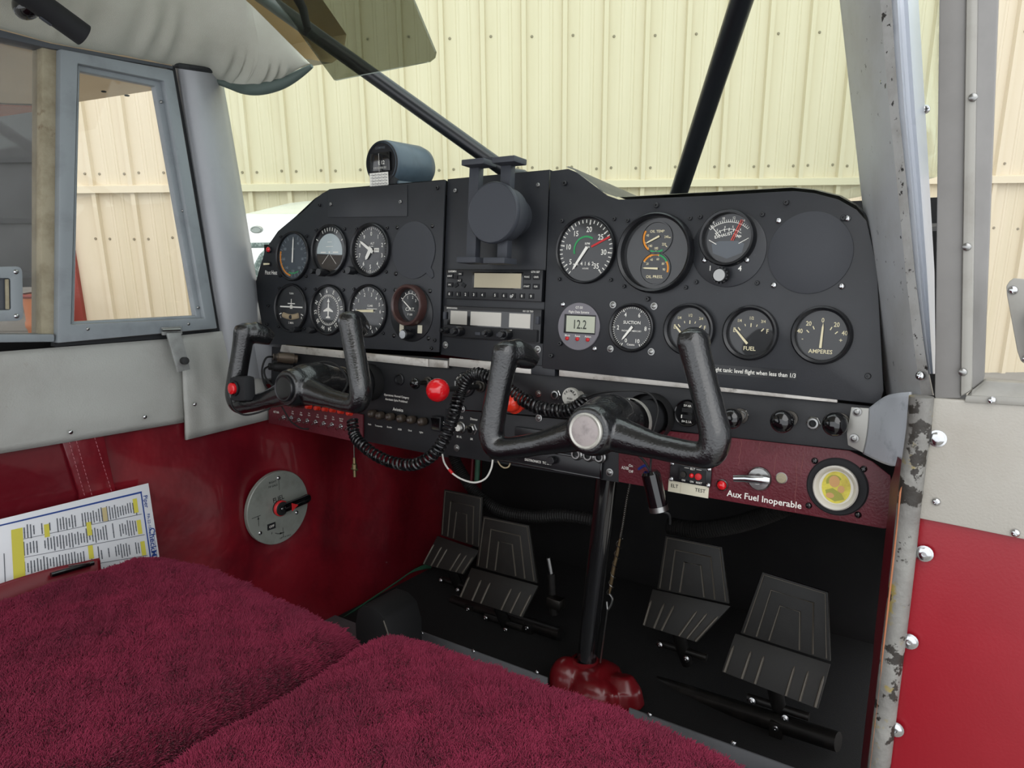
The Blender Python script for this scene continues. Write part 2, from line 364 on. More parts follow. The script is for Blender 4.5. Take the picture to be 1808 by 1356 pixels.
# corner post, dark neighbouring hangar and ground
b = MB(); b.box(((xa-.05), .05, (GZ+gz1+3.6)/2), (.1, .16, gz1+3.6-GZ)); b.build('corner_post', 'post_red', hw_front, True, .006)
dk = thing('wall_back', 'dark open bay of the neighbouring hangar', None, HM, kind='structure')
for i in range(9):
    z = GZ+i*.62; b = MB(); b.box((xa-3.4, 2.2, z+.3), (6.0, .04, .60)); b.build('wall_panel', 'hangar_dark', dk, True, .01)
    b = MB(); b.box((xa-3.4, 2.17, z+.0), (6.0, .05, .05)); b.build('rail', 'hangar_dark_rail', dk)
g = MB(); g.box((0, -2, GZ-.05), (30, 14, .1)); tag(g.build('ground', 'concrete', None, M=HM), 'grey concrete apron under the aircraft', None, None, 'structure')
# things standing in the open bay, seen through the rear side window
def at_H(px, py, dy): return onH(px, py, dy)
p = at_H(66, 545, -.6)
t = thing('orange_drum', 'orange plastic drum outside, low in the rear side window', 'drum', HM @ Matrix.Translation((p.x+.02, -.6, GZ)))
hh = at_H(66, 520, -.6).z-GZ
b = MB(); b.lathe([(0, 0), (.10, 0), (.10, hh*.3), (.11, hh*.32), (.11, hh*.36), (.10, hh*.38), (.10, hh*.7), (.11, hh*.72), (.11, hh*.76), (.10, hh*.78), (.10, hh-.02), (.09, hh), (0, hh)], 28); b.build('body', 'orange_plastic', t)
b = MB(); b.lathe([(.105, hh-.015), (.112, hh), (.09, hh+.012)], 28); b.build('rim', 'post_red', t)
p = at_H(42, 475, .3); hh = p.z-GZ
t = thing('tool_cart', 'black tool cart with drawers in the dark hangar bay', 'cart', HM @ Matrix.Translation((p.x, .3, GZ)))
b = MB(); b.box((0, 0, hh*.55), (.5, .4, hh*.8)); b.build('body', 'junk_dark', t, True, .02)
for i in range(4): b = MB(); b.box((0, -.21, hh*(.25+.18*i)), (.44, .02, hh*.13)); b.build('drawer', 'hangar_dark_rail', t, True, .005)
for x in (-.2, .2): b = MB(); b.lathe([(0, -.03), (.08, -.03), (.08, .03), (0, .03)], 18, Matrix.Translation((x, -.15, .08)) @ Matrix.Rotation(math.pi/2, 4, 'Y')); b.build('wheel', 'rubber_black', t)
p = at_H(52, 505, .0); hh = p.z-GZ
t = thing('grey_crate', 'pale grey crate stacked before the tool cart', 'crate', HM @ Matrix.Translation((p.x+.06, -.2, GZ)))
b = MB(); b.box((0, 0, hh*.5), (.36, .3, hh)); b.build('body', 'junk_grey', t, True, .015)
for i in range(5): b = MB(); b.box((0, -.155, hh*(.12+.19*i)), (.34, .012, hh*.12)); b.build('slat', 'junk_grey', t, True, .004)
# parked white vehicle seen past the panel's rounded corner
vd = -1.9
va = onH(424, 381, vd); vc = onH(398, 381, vd)+Vector((.95, 0, 0))
t = thing('parked_vehicle', 'white parked vehicle glimpsed past the rounded corner of the instrument panel', 'vehicle', HM @ Matrix.Translation((vc.x+.0, vd, GZ)))
ht = va.z-GZ
b = MB(); secs = []
for i in range(9):
    q = i/8; secs.append([(-.95+.06*math.cos(a)*0+1.9*k/14, (.22-.22*math.sin(math.pi*k/14)**.35)+.0+(.0 if i < 6 else .10*(i-5)**1.5/5), ht*(.30+.70*q)) for k, a in enumerate([0]*15)])
secs.append([(x*.97, y+.8, ht*1.03) for x, y, z in secs[-1]])
secs.append([(x*.95, y+.3, ht*1.035) for x, y, z in secs[-1]])
b.loft(secs); b.loft([[(-.95, .22, ht*.3), (-.95, 1.5, ht*.3)], [(-.92, .3, ht), (-.92, 1.5, ht*1.03)]]); b.loft([[(.95, .22, ht*.3), (.95, 1.5, ht*.3)], [(.92, .3, ht), (.92, 1.5, ht*1.03)]])
bo = b.build('body', 'car_white', t, True, ang=60)
def veh(px, py): q = onH(px, py, vd); return q.x-vc.x, q.z-GZ
x, z = veh(455, 405); Mv = Matrix.Translation((x, -.012, z)) @ Matrix.Rotation(math.pi/2, 4, 'X')
b = MB(); b.lathe([(0, .012), (.022, .012), (.026, .016), (.032, .014), (.034, 0)], 28, Mv, 1.0, .6); b.build('badge', 'badge_grey', t)
x0, z0 = veh(430, 433); x1, _ = veh(520, 433)
b = MB(); b.box(((x0+x1)/2-.1, -.012, z0), (x1-x0+.25, .02, .028)); b.build('grille_slot', 'car_trim', t, True, .004)
pts = [veh(*q) for q in ((478, 437), (463, 452), (454, 470), (450, 490), (449, 515))]
b = MB(); b.tube([(x, -.01, z) for x, z in pts], [.012, .014, .016, .017, .018], 10, .6); b.build('lamp_surround', 'car_trim', t)
for sx in (-.75, .75): b = MB(); b.lathe([(0, -.11), (.2, -.11), (.33, -.09), (.34, 0), (.33, .09), (.2, .11), (0, .11)], 28, Matrix.Translation((sx, .9, .34)) @ Matrix.Rotation(math.pi/2, 4, 'Y')); b.build('wheel', 'rubber_black', t)
b = MB(); b.box((0, .2, ht*.27), (1.9, .3, .22)); b.build('bumper', 'car_trim', t, True, .05)
# the aircraft's own wing, outside the side windows
def wz(x): return .418+.043*(-1.22-x)
t = thing('wing', 'tan underside of the wing outside the side windows', 'wing')
rows = []
for x in (-.56, -1.2, -2, -3, -4.5):
    z = wz(x); rows.append([(x, -1.35, z+.05), (x, -.9, z+.0), (x, -.3, z-.012), (x, .12, z-.008), (x, .22, z+.0), (x, .25, z+.02), (x, .26, z+.06), (x, .2, z+.11), (x, -.2, z+.17), (x, -.9, z+.13), (x, -1.35, z+.055)])
b = MB(); b.loft(rows); b.build('skin', 'wing_tan', t, True, ang=60)
b = MB(); b.slab([(-1.62, .215, wz(-1.62)-.009), (-1.70, .08, wz(-1.7)-.017), (-4.4, -.05, wz(-4.4)-.017), (-4.4, .215, wz(-4.4)-.009)], (0, 0, .004)); b.build('paint_stripe', 'wing_orange', t)
for px, py in ((183, 160), (224, 167)):
    q = onZ(px, py, .405); b = MB(); b.lathe([(.005, 0), (.006, .002), (.004, .003)], 16, Matrix.Translation((q.x, q.y, wz(q.x)-.016))); b.build('inspection_hole', 'rubber_black', t)

# ================================================================== CABIN SHELL
LW = -.52
wl = thing('wall_left', 'red and grey vinyl sidewall with the fuel selector', None, kind='structure')
def red_wall(u, v):
    y = -1.15+u*1.8; z = -.68+v*.49
    bulge = .010*math.sin(9*y+3*z)*math.sin(7*z+1.3)+.012*math.exp(-((y+.10)/.05)**2-((z+.42)/.1)**2)-.012*math.exp(-((y+.02)/.09)**2-((z+.41)/.1)**2)
    if y > -.08: bulge += .010*math.sin(26*y)*max(0, min(1, (y+.08)/.1))*math.exp(-((z+.38)/.2)**2)
    return (LW+bulge*max(0, min(1, (v)*6))*max(0, min(1, (1-v)*5)), y, z)
b = MB(); b.grid(red_wall, 110, 40); b.build('red_vinyl_panel', 'vinyl_red', wl)
def LX(px, py, off=0): return onX(px, py, LW+off)
# sewn flap
b = MB(); fl = [LX(108, 775, .006), LX(182, 762, .006), LX(205, 870, .006), LX(240, 1000, .006), LX(150, 1000, .006), LX(140, 870, .006)]; b.slab(fl, (-.005, 0, 0)); b.build('sewn_flap', 'vinyl_red', wl, True, .0012)
b = MB()
for (x0, x1) in ((120, 150), (133, 163), (167, 200)):
    n = 15
    for i in range(n):
        a = LX(x0+(x1-x0)*i/n, 772+i*105/n, .0068); c = LX(x0+(x1-x0)*(i+.6)/n, 772+(i+.6)*105/n, .0068); b.cyl(a, c, .00045, n=5)
tag(b.build('stitching', 'thread', wl), kind='stuff')
# grey vinyl, two overlapping pieces
def puff(poly_px, off, name, m, ny=26, nz=12, amp=.004):
    A, B_, C_, D_ = [q if isinstance(q, Vector) else LX(*q, off) for q in poly_px]     # lower-rear, lower-front, upper-front, upper-rear
    def fn(u, v):
        p = A.lerp(B_, u).lerp(D_.lerp(C_, u), v); e = min(u*8, (1-u)*8, v*5, (1-v)*5, 1)
        return (p.x+amp*e+.0025*e*math.sin(22*u+5*v)*math.sin(6*v+2*u), p.y, p.z)
    b = MB(); b.grid(fn, ny, nz); o = b.build(name, m, wl)
    so = o.modifiers.new('s', 'SOLIDIFY'); so.thickness = .006; so.offset = 1 if False else -1
    return o
A3 = [LX(-420, 860), LX(331, 745), LX(326, 596), LX(-420, 600)]
puff([Vector((LW+.008, -1.05, -.205)), (331, 745), (326, 596), Vector((LW+.008, -1.05, -.078))], .008, 'grey_vinyl_panel', 'vinyl_grey', 40, 14)
puff([(329, 777), (478, 740), (455, 578), (320, 592)], .014, 'grey_vinyl_flap', 'vinyl_grey', 24, 12, .003)
for q in ((125, 763), (256, 736), (344, 714)): hw('phil', wl, facing(LX(*q, .0205 if q[0] > 330 else .015), (1, 0, 0)), s=.95)
# dark closing skin outside the vinyl so no light leaks
b = MB(); b.box((LW-.05, -.3, -.38), (.03, 1.9, .60)); b.build('outer_skin', 'footwell_black', wl)
# --- hinged quarter window (window_2)
w2 = thing('window_2', 'hinged grey-framed quarter window beside the windshield pillar', None, kind='structure')
def LP(pts, off): return [LX(x, y, off) for x, y in pts]
O1 = [(107, 86), (306, 124), (384, 580), (102, 606)]; M1 = [(138, 112), (290, 143), (362, 562), (126, 573)]; I1 = [(141, 126), (274, 152), (346, 557), (131, 568)]
b = MB(); b.ring(LP(O1, .022), LP(M1, .022), (-.02, 0, 0)); b.build('frame', 'frame_grey', w2, True, .0022)
b = MB(); b.ring(LP(M1, .012), LP(I1, .010), (-.012, 0, 0)); b.build('glazing_channel', 'frame_grey', w2, True, .0012)
b = MB(); b.slab(LP(I1, .003), (-.002, 0, 0)); b.build('pane', 'clear_pane', w2, False)
b = MB(); b.ring(LP([(97, 78), (309, 118), (392, 590), (97, 612)], .006), LP(O1, .006), (-.012, 0, 0)); b.build('seal', 'rubber_seal', w2, True)
for q in ((165, 118), (285, 180), (323, 372), (350, 543), (155, 581), (333, 572)): hw('rivet', w2, facing(LX(*q, .0125 if q not in ((155, 581), (333, 572)) else .022), (1, 0, 0)), s=.8)
for q in ((308, 145), (333, 292), (388, 420), (380, 555)): pass
# --- window latch
p0 = LX(312, 585, .024)
t = thing('window_latch', 'worn silver latch lever under the quarter window frame', 'latch', facing(p0, (1, 0, 0)))
Li = t.matrix_world.inverted()
def LL(px, py, off): return Li @ LX(px, py, off)
b = MB(); b.slab([LL(283, 578, .024), LL(318, 576, .024), LL(320, 590, .024), LL(285, 592, .024)], (0, 0, .004)); b.build('hinge_bracket', 'latch_silver', t, True, .001)
b = MB(); b.slab([LL(292, 588, .030), LL(317, 587, .030), LL(334, 652, .036), LL(312, 657, .036)], (0, 0, .004)); b.slab([LL(292, 588, .024), LL(296, 588, .024), LL(316, 657, .028), LL(312, 657, .028)], (0, 0, .008)); b.build('lever', 'latch_silver', t, True, .0012)
b = MB(); b.cyl(LL(286, 583, .034), LL(318, 582, .034), .0022); b.build('hinge_pin', 'steel', t)
b = MB(); b.cyl(LL(322, 637, .034), LL(328, 637, .052), .0055, n=18); b.build('knob', 'rubber_black', t, True, .001)
# --- post and rear side window (window_3)
w3 = thing('window_3', 'rear side window with a dirty hazed pane', None, kind='structure')
b = MB(); b.slab(LP([(75, 74), (103, 80), (98, 598), (73, 596)], .010), (-.03, 0, 0)); b.build('window_post', 'tan_dirty', w3, True, .002)
b = MB(); b.slab(LP([(-600, -95), (0, 52), (90, 76), (306, 116), (306, 122), (90, 86), (0, 66), (-600, -70)], .014), (-.03, 0, 0)); b.build('top_rail', 'frame_dark', w3, True, .002)
b = MB(); b.slab(LP([(-600, 588), (97, 590), (97, 604), (-600, 612)], .020), (-.03, 0, 0)); b.build('sill', 'frame_grey', w3, True, .003)
b = MB(); b.slab(LP([(-500, -50), (0, 66), (77, 84), (75, 592), (-500, 592)], -.004), (-.002, 0, 0)); b.build('pane', 'hazy_pane', w3, False)
t = thing('window_slide_plate', 'grey slotted latch plate on the rear side window', 'latch', facing(LX(10, 518, .012), (1, 0, 0)))
Li2 = t.matrix_world.inverted()
def L2(px, py, off): return Li2 @ LX(px, py, off)
def rr(pts, r=.2):
    out = []
    n = len(pts)
    for i in range(n):
        p = Vector(pts[i]); a = Vector(pts[i-1]); c = Vector(pts[(i+1) % n])
        for s_ in range(5):
            q = s_/4; A_ = p.lerp(a, r); B2 = p.lerp(c, r); out.append(tuple(A_.lerp(p, q).lerp(p.lerp(B2, q), q)))
    return out
outer = [L2(*q, .014) for q in ((-70, 472), (37, 470), (39, 566), (-70, 569))]; inner = [L2(*q, .014) for q in ((-50, 492), (16, 491), (17, 547), (-50, 549))]
b = MB(); b.ring(rr(outer, .12), rr(inner, .08), (0, 0, .004)); b.build('plate', 'frame_grey', t, True, .0008)
b = MB(); b.slab([L2(*q, .012) for q in ((-52, 490), (18, 489), (19, 549), (-52, 551))], (0, 0, -.002)); b.build('slot_backing', 'frame_dark', t)
b = MB(); b.slab([L2(*q, .015) for q in ((8, 493), (14, 493), (15, 546), (9, 546))], (0, 0, .003)); b.build('slide_bar', 'tan_dirty', t, True, .0006)
for q in ((28, 480), (29, 558)): hw('phil', t, Matrix.Translation(L2(*q, .018)), s=1.0)
# --- left windshield pillar
def colp(pts, X): return [onX(x, y, LW+X) for x, y in pts]
Lc = [(309, 120), (321, 200), (339, 310), (357, 420), (371, 510), (386, 596), (398, 660)]
Rc = [(392, 132), (404, 200), (423, 310), (441, 420), (455, 505), (470, 600), (482, 672)]
def mixc(t_, X): return [onX(a[0]+(b_[0]-a[0])*t_, a[1]+(b_[1]-a[1])*t_, LW+X) for a, b_ in zip(Lc, Rc)]
rows = [colp(Lc, -.005), mixc(.03, .004), mixc(.12, .017), mixc(.3, .026), mixc(.5, .028), mixc(.7, .022), mixc(.88, .008), colp(Rc, -.012), [v+Vector((-.05, .01, 0)) for v in colp(Rc, -.03)]]
t1 = thing('trim_1', 'rounded grey windshield pillar between quarter window and panel', None, kind='structure')
b = MB(); b.loft([list(r) for r in zip(*rows)]); b.build('pillar_cover', 'paint_grey', t1, True, ang=60)
b = MB(); b.tube([r[0]+Vector((.0, 0, .004)) for r in rows[:8]], .004, 8); b.build('top_seal', 'rubber_seal', t1)
for q in ((309, 143), (334, 292), (357, 424), (380, 554)): hw('phil_black', t1, facing(LX(*q, .0), (1, .2, 0)), s=.9)
b = MB(); b.slab([onX(*q, -.535) for q in ((398, 596), (478, 596), (484, 705), (420, 700))], (-.01, 0, 0)); b.build('kick_plate', 'paint_grey', t1)
# --- headliner with gathered edge
ce = thing('ceiling', 'gathered pale fabric headliner over the side windows', None, kind='structure')
bot = [Vector((-.515, -1.3, .300)), LX(-300, -18, .005), LX(0, 51, .005), LX(90, 75, .005), LX(200, 95, .005), LX(306, 116, .005), LX(394, 143, .010), onY(440, 151, -.045), onY(495, 139, -.030), onY(545, 110, -.02)]
top = [Vector((-.35, -1.3, .47)), Vector((-.35, -.6, .47)), Vector((-.36, -.42, .468)), Vector((-.36, -.33, .46)), Vector((-.36, -.25, .45)), Vector((-.362, -.19, .435)), onY(420, -15, -.13), onY(450, 15, -.10), onY(500, 65, -.06), onY(545, 110, -.02)]
def cr(P, t_):
    n = len(P)-1; x = t_*n; i = min(int(x), n-1); q = x-i
    p0, p1, p2, p3 = P[max(i-1, 0)], P[i], P[i+1], P[min(i+2, n)]
    return .5*((2*p1)+(p2-p0)*q+(2*p0-5*p1+4*p2-p3)*q*q+(3*p1-p0-3*p2+p3)*q**3)
def head(u, v):
    a, c = cr(bot, u), cr(top, u); p = a.lerp(c, v)
    nrm = Vector((.62, .1, -.5)); bul = math.sin(math.pi*v)*(.030 if u < .75 else .030*(1-u)/.25+.004)
    fold = 0
    if .3 < u < .97: fold = .0045*math.sin(u*120+v*3.0+math.sin(u*37)*1.3)*math.exp(-((v-.22)/.22)**2)*min(1, (u-.3)*6)*min(1, (.97-u)*8)
    return p+nrm*(bul+fold)
b = MB(); b.grid(head, 220, 22); b.build('headliner_side', 'headliner', ce, True, ang=80)
fr = [cr(bot, .62+.38*i/24) for i in range(25)]
b = MB(); b.tube([p+Vector((0, .006, -.004)) for p in fr], [.003+.007*math.sin(math.pi*i/24) for i in range(25)], 10); b.build('edge_binding', 'headliner_edge', ce)
b = MB(); b.slab([(-.36, -1.3, .47), (.44, -1.3, .47), (.44, -.16, .44), (.2, -.13, .435), (-.2, -.13, .435), (-.36, -.17, .44)], (0, 0, .03)); b.build('headliner_top', 'headliner', ce, True)
# --- windshield
ws = thing('window_1', 'wide green-tinted windshield', None, kind='structure')
def wsf(u, v):
    a = (u-.5)*2; x = -.032+a*(.53-.03*v); zt = .47; zb = .10
    y = (.50-.52*abs(a)**2.6)*(1-v)+(-.02-.10*abs(a)**2.6)*v
    return (x, y, zb+(zt-zb)*v)
b = MB(); b.grid(wsf, 40, 16); o = b.build('pane', 'windshield_glass', ws, True, ang=80)
so = o.modifiers.new('s', 'SOLIDIFY'); so.thickness = .003
# V brace tubes
def brace(name, lab, a, c, r, extra_hi, extra_lo):
    d = (a-c).normalized(); t_ = thing(name, lab, 'brace tube', Matrix.Translation(c-d*extra_lo)); O = t_.matrix_world.translation
    b = MB(); b.cyl((0, 0, 0), (a+d*extra_hi)-O, r, n=24); b.build('tube', 'paint_black', t_)
    b = MB(); q = d.to_track_quat('Z', 'Y').to_matrix().to_4x4(); b.lathe([(r*1.6, 0), (r*1.6, .008), (r*1.15, .02), (r, .022)], 20, q); b.build('foot_fitting', 'bezel_black', t_)
mat('paint_black', '#1a1c20', .35, coat=.2)
brace('windshield_brace', 'black diagonal brace tube running behind the phone holder', onY(455, -12, .0), onY(868, 284, .18), .0118, .08, .06)
brace('windshield_brace', 'steep black brace tube standing behind the oil gauge side', onY(1313, -10, .0), onY(1197, 345, .2), .0122, .10, .06)
# --- sun visor
vis = [(-.371, .43), (-.209, .2545), (-.048, .2545), (-.040, .258), (-.038, .264), (-.122, .43)]
t = thing('sun_visor', 'smoke-tinted transparent sun visor hanging over the windshield', 'visor', Matrix.Translation((-.2, -.1, .43)))
b = MB(); b.slab([(x+.2, 0, z-.43) for x, z in vis], (0, .004, 0)); b.build('tinted_panel', 'visor_tint', t, False)
b = MB(); P5 = [onY(*q, -.085)-Vector((-.2, -.1, .43)) for q in ((480, -60), (515, -20), (535, 15), (543, 50), (538, 62))]; b.tube(P5, [.006, .006, .006, .005, .003], 10); b.build('pivot_arm', 'mount_dark', t)
b = MB(); b.cyl((-.17, -.004, .004), (.08, -.004, .004), .005, n=12); b.build('hinge_rod', 'dark_steel', t)
# --- map light
a, c = onX(62, 0, -.40), onX(148, 62, -.40)
t = thing('map_light', 'black tubular map light on the headliner above the window post', 'lamp', facing(c, (a-c).normalized()))
b = MB(); b.lathe([(.0115, .0), (.0135, .0), (.0135, .062), (.0145, .064), (.0145, .10), (0, .10)], 28); b.build('barrel', 'soft_black', t, True, ang=30)
b = MB(); b.lathe([(.0115, .001), (.0, .004)], 24); b.build('lens', 'mount_grey', t)
b = MB(); b.box((.0, -.0142, .04), (.0045, .002, .014)); b.build('slide_switch', 'mount_grey', t, True, .001)
Mi = t.matrix_world.inverted(); q0 = Mi @ onX(48, 8, -.42)
b = MB(); b.ball(q0, .018, sc=(1, 1, .8)); b.build('swivel_ball', 'gloss_black', t)
b = MB(); b.cyl(q0, Mi @ onX(30, -20, -.475), .012, n=20); b.build('mount', 'bezel_black', t)
# --- right pillar, jamb and cone fairing
t2 = thing('trim_2', 'worn grey windshield pillar with chipped paint', None, kind='structure')
def colY(pts): return [onY(x, y, Y) for x, y, Y in pts]
ys = [-30, 90, 200, 330, 480, 600, 660, 698]
def lerpx(tab, y):
    for (y0, x0), (y1, x1) in zip(tab, tab[1:]):
        if y <= y1: return x0+(x1-x0)*(y-y0)/(y1-y0)
    (y0, x0), (y1, x1) = tab[-2:]; return x0+(x1-x0)*(y-y0)/(y1-y0)
tA = [(-30, 1479), (330, 1519), (640, 1556), (705, 1566)]; tC = [(-30, 1573), (160, 1584), (330, 1602), (480, 1616), (640, 1636), (698, 1648)]
tB = [(-30, 1530), (640, 1598), (705, 1607)]
rows = []
for y in ys:
    xa_, xb_, xc_ = lerpx(tA, y), lerpx(tB, y), lerpx(tC, y)
    rows.append([onY(xa_, y, .06)+Vector((0, .02, 0)), onY(xa_, y, .03), onY(xa_+(xb_-xa_)*.25, y, .0), onY(xa_+(xb_-xa_)*.6, y, -.035), onY(xb_, y, -.062), onY(xb_+(xc_-xb_)*.5, y, -.078), onY(xc_-1, y, -.085), onY(xc_+1, y, -.07)])
b = MB(); b.loft([r[:6] for r in rows]); b.build('pillar_cover', 'paint_grey_worn', t2, True, ang=50)
b = MB(); b.loft([r[5:] for r in rows]); b.build('worn_edge', 'paint_chipped', t2, True, ang=50)
rows = []
for y in ys[:-1]:
    xc_ = lerpx(tC, y)
    e = lerpx([(-30, 1620), (200, 1634), (480, 1650), (660, 1652), (705, 1652)], y)
    rows.append([onY(xc_-2, y, -.078), onY(xc_+(e-xc_)*.2, y, -.084), onY(xc_+(e-xc_)*.3, y, -.074), onY(xc_+(e-xc_)*.45, y, -.072), onY(xc_+(e-xc_)*.6, y, -.075), onY(e, y, -.05), onY(e-1, y, -.02)])
b = MB(); b.loft(rows); b.build('outer_molding', 'white_metal', t2, True, ang=40)
for q in ((1563, 143, -.066), (1599, 417, -.073), (1626, 663, -.083)): hw('phil', t2, facing(onY(*q)+Vector((0, -.002, 0)), (-.25, -1, .15)), s=1.25)
hw('phil', t2, facing(onY(1634, 193, -.05), (.5, -1, 0)), s=1.15)
# cone-shaped foot fairing under the pillar
mat('alu_light', '#a9a8a2', .4, .4, var=[(15, '#98968e', .5, .7)]); mat('paint_light', '#b4b8be', .35, var=[(60, '#9ba0a6', .55, .7)])
flange = [onY(x, y, -.026) for x, y in ((1503, 719), (1535, 721), (1532, 760), (1524, 800), (1497, 786), (1495, 765))]
b = MB(); b.slab(flange, (0, .002, 0)); b.build('foot_flange', 'alu_light', t2, True, .0006)
Lf = [(1534, 720, -.027), (1533, 740, -.027), (1531, 760, -.027), (1528, 780, -.027), (1523, 801, -.027)]
Mf = [(1562, 700, -.045), (1563, 735, -.055), (1562, 765, -.062), (1560, 795, -.064), (1556, 817, -.062)]
Nf = [(1585, 694, -.068), (1586, 735, -.075), (1585, 770, -.080), (1582, 800, -.082), (1577, 823, -.080)]
Rf = [(1607, 692, -.082), (1606, 735, -.087), (1602, 770, -.089), (1597, 797, -.088), (1590, 818, -.086)]
def foot(u, v):
    C_ = []
    for col_ in (Lf, Mf, Nf, Rf): C_.append(cr([Vector(c_) for c_ in col_], v))
    p = cr(C_, u); return onY(p.x, p.y, p.z)
def cr(P, t_):
    n = len(P)-1; x = t_*n; i = min(int(x), n-1); q = x-i
    p0, p1, p2, p3 = P[max(i-1, 0)], P[i], P[i+1], P[min(i+2, n)]
    return .5*((2*p1)+(p2-p0)*q+(2*p0-5*p1+4*p2-p3)*q*q+(3*p1-p0-3*p2+p3)*q**3)
b = MB(); b.grid(foot, 20, 14); o = b.build('foot_fairing', 'paint_light', t2, True, ang=70); so = o.modifiers.new('s', 'SOLIDIFY'); so.thickness = .0016; so.offset = 1
for q in ((1513, 727), (1508, 774)): hw('washer', t2, facing(onY(*q, -.027), (0, -1, 0)), s=.85)
t3 = thing('trim_3', 'chipped rusty door jamb tube beside the red door', None, kind='structure')
jp = [onY(x, y, -.106) for x, y in ((1627, 700), (1622, 760), (1612, 830), (1604, 900), (1596, 980), (1587, 1060), (1576, 1150), (1564, 1250), (1551, 1360), (1535, 1500))]
b = MB(); b.tube(jp, [.0095]*10, 16); b.build('jamb_tube', 'rust_jamb', t3)
b = MB(); ep = [onY(x, y, -.112) for x, y in ((1602, 822), (1597, 850), (1590, 870), (1586, 920), (1579, 980), (1570, 1060), (1560, 1150), (1556, 1200), (1545, 1290), (1536, 1370), (1522, 1500))]; b.tube(ep, .0012, 6); b.build('vinyl_edge', 'fold_edge', t3)
rows = [[p+Vector((-.0012, .002, 0)), p+Vector((-.012, .03, 0)), Vector((.462, .1, p.z)), Vector((.462, .62, p.z))] for p in ep]
b = MB(); b.loft(rows); b.build('kick_panel', 'vinyl_red_dark', t3, True)
# --- open right door (door_1), swung square to the fuselage
DY = -.10
d1 = thing('door_1', 'open cabin door lined in red and grey vinyl', None, kind='structure')
def DP(px, py, off=0): return onY(px, py, DY-off)
zb = -.62; x1 = 1.35
zl = DP(1612, 920).z
b = MB(); b.slab([(.495, DY, zl+.01), (DP(1590, 1100).x, DY, -.45), (.483, DY, zb), (x1, DY, zb), (x1, DY, zl+.01)], (0, .035, 0)); b.build('red_panel', 'door_red', d1, True, .004)
gp = [(1648, 703), (1700, 706), (1808, 714), (1990, 728), (1990, 985), (1808, 953), (1690, 929), (1622, 916), (1611, 903), (1616, 860), (1632, 790), (1640, 735), (1643, 720)]
b = MB(); b.slab([DP(x, y, .004) for x, y in gp], (0, .006, 0)); b.build('grey_vinyl_panel', 'vinyl_grey_door', d1, True, .002)
zt = .50
fl_, fr_ = DP(1653, 300).x, DP(1706, 300).x
# window frame: flat post, bead, inner flange, bottom rail
b = MB(); b.slab([DP(1659, -60, .002), DP(1708, -60, .002), DP(1696, 704, .002), DP(1650, 704, .002)], (0, .03, 0)); b.build('frame_post', 'door_frame', d1, True, .002)
b = MB(); b.slab([DP(1706, -60, .006), DP(1727, -60, .006), DP(1716, 690, .006), DP(1695, 702, .006)], (0, .012, 0)); b.build('glazing_bead', 'door_frame_light', d1, True, .003)
b = MB(); b.slab([DP(1727, -60, .003), DP(1765, -60, -.012), DP(1737, 672, -.012), DP(1716, 690, .003)], (0, .014, 0)); b.build('glazing_bead', 'door_frame', d1, True, .002)
b = MB(); b.slab([DP(1737, 672, -.010), DP(1990, 690, -.010), DP(1990, 712, .004), DP(1705, 702, .004), DP(1716, 690, .004)], (0, .014, 0)); b.build('bottom_rail', 'door_frame_light', d1, True, .002)
b = MB(); b.slab([DP(1705, 698, .006), DP(1990, 712, .006), DP(1990, 728, .006), DP(1702, 711, .006)], (0, .006, 0)); b.build('sill_strip', 'door_frame_light', d1, True, .002)
b = MB(); b.slab([DP(1757, -60, -.02), DP(2000, -60, -.02), DP(2000, 700, -.02), DP(1733, 676, -.02)], (0, .002, 0)); b.build('pane', 'clear_pane', d1, False)
b = MB(); b.box((.95, DY+.01, .40), (.85, .03, .05)); b.build('top_rail', 'door_frame', d1, True, .003)
for q in ((1718, 172), (1707, 436), (1700, 657)): hw('rivet', d1, facing(DP(*q, .0065), (0, -1, 0)), s=1.1)
for q in ((1751, 707),): hw('phil', d1, facing(DP(*q, .007), (0, -1, 0)), s=.95)
for q in ((1655, 774), (1632, 977), (1606, 1132), (1581, 1287)): hw('bolt', d1, facing(DP(*q, .004), (.0, -1, 0)), s=.85)
for q in ((1653, 886), (1793, 941)): hw('phil', d1, facing(DP(*q, .0045), (0, -1, 0)), s=1.05)
t = thing('door_window_latch', 'grey teardrop latch plate on the door window', 'latch', facing(DP(1800, 560, -.012), (0, -1, 0)))
Di = t.matrix_world.inverted()
pts = [Di @ DP(x, y, -.012) for x, y in ((1783, 496), (1790, 491), (1850, 496), (1870, 520), (1860, 600), (1838, 640), (1810, 642), (1802, 636), (1796, 618), (1778, 520), (1777, 505))]
b = MB(); b.slab(pts, (0, 0, .004)); b.build('plate', 'door_frame_light', t, True, .001)
hw('phil', t, Matrix.Translation((Di @ DP(1789, 512, -.012))+Vector((0, 0, .004))), s=1.1); hw('phil', t, Matrix.Translation((Di @ DP(1812, 633, -.012))+Vector((0, 0, .004))), s=1.0)
b = MB(); b.cyl((Di @ DP(1828, 560, -.012)), (Di @ DP(1828, 560, .006)), .007); b.box((Di @ DP(1835, 590, .008)), (.012, .045, .006)); b.build('handle', 'steel', t, True, .001)
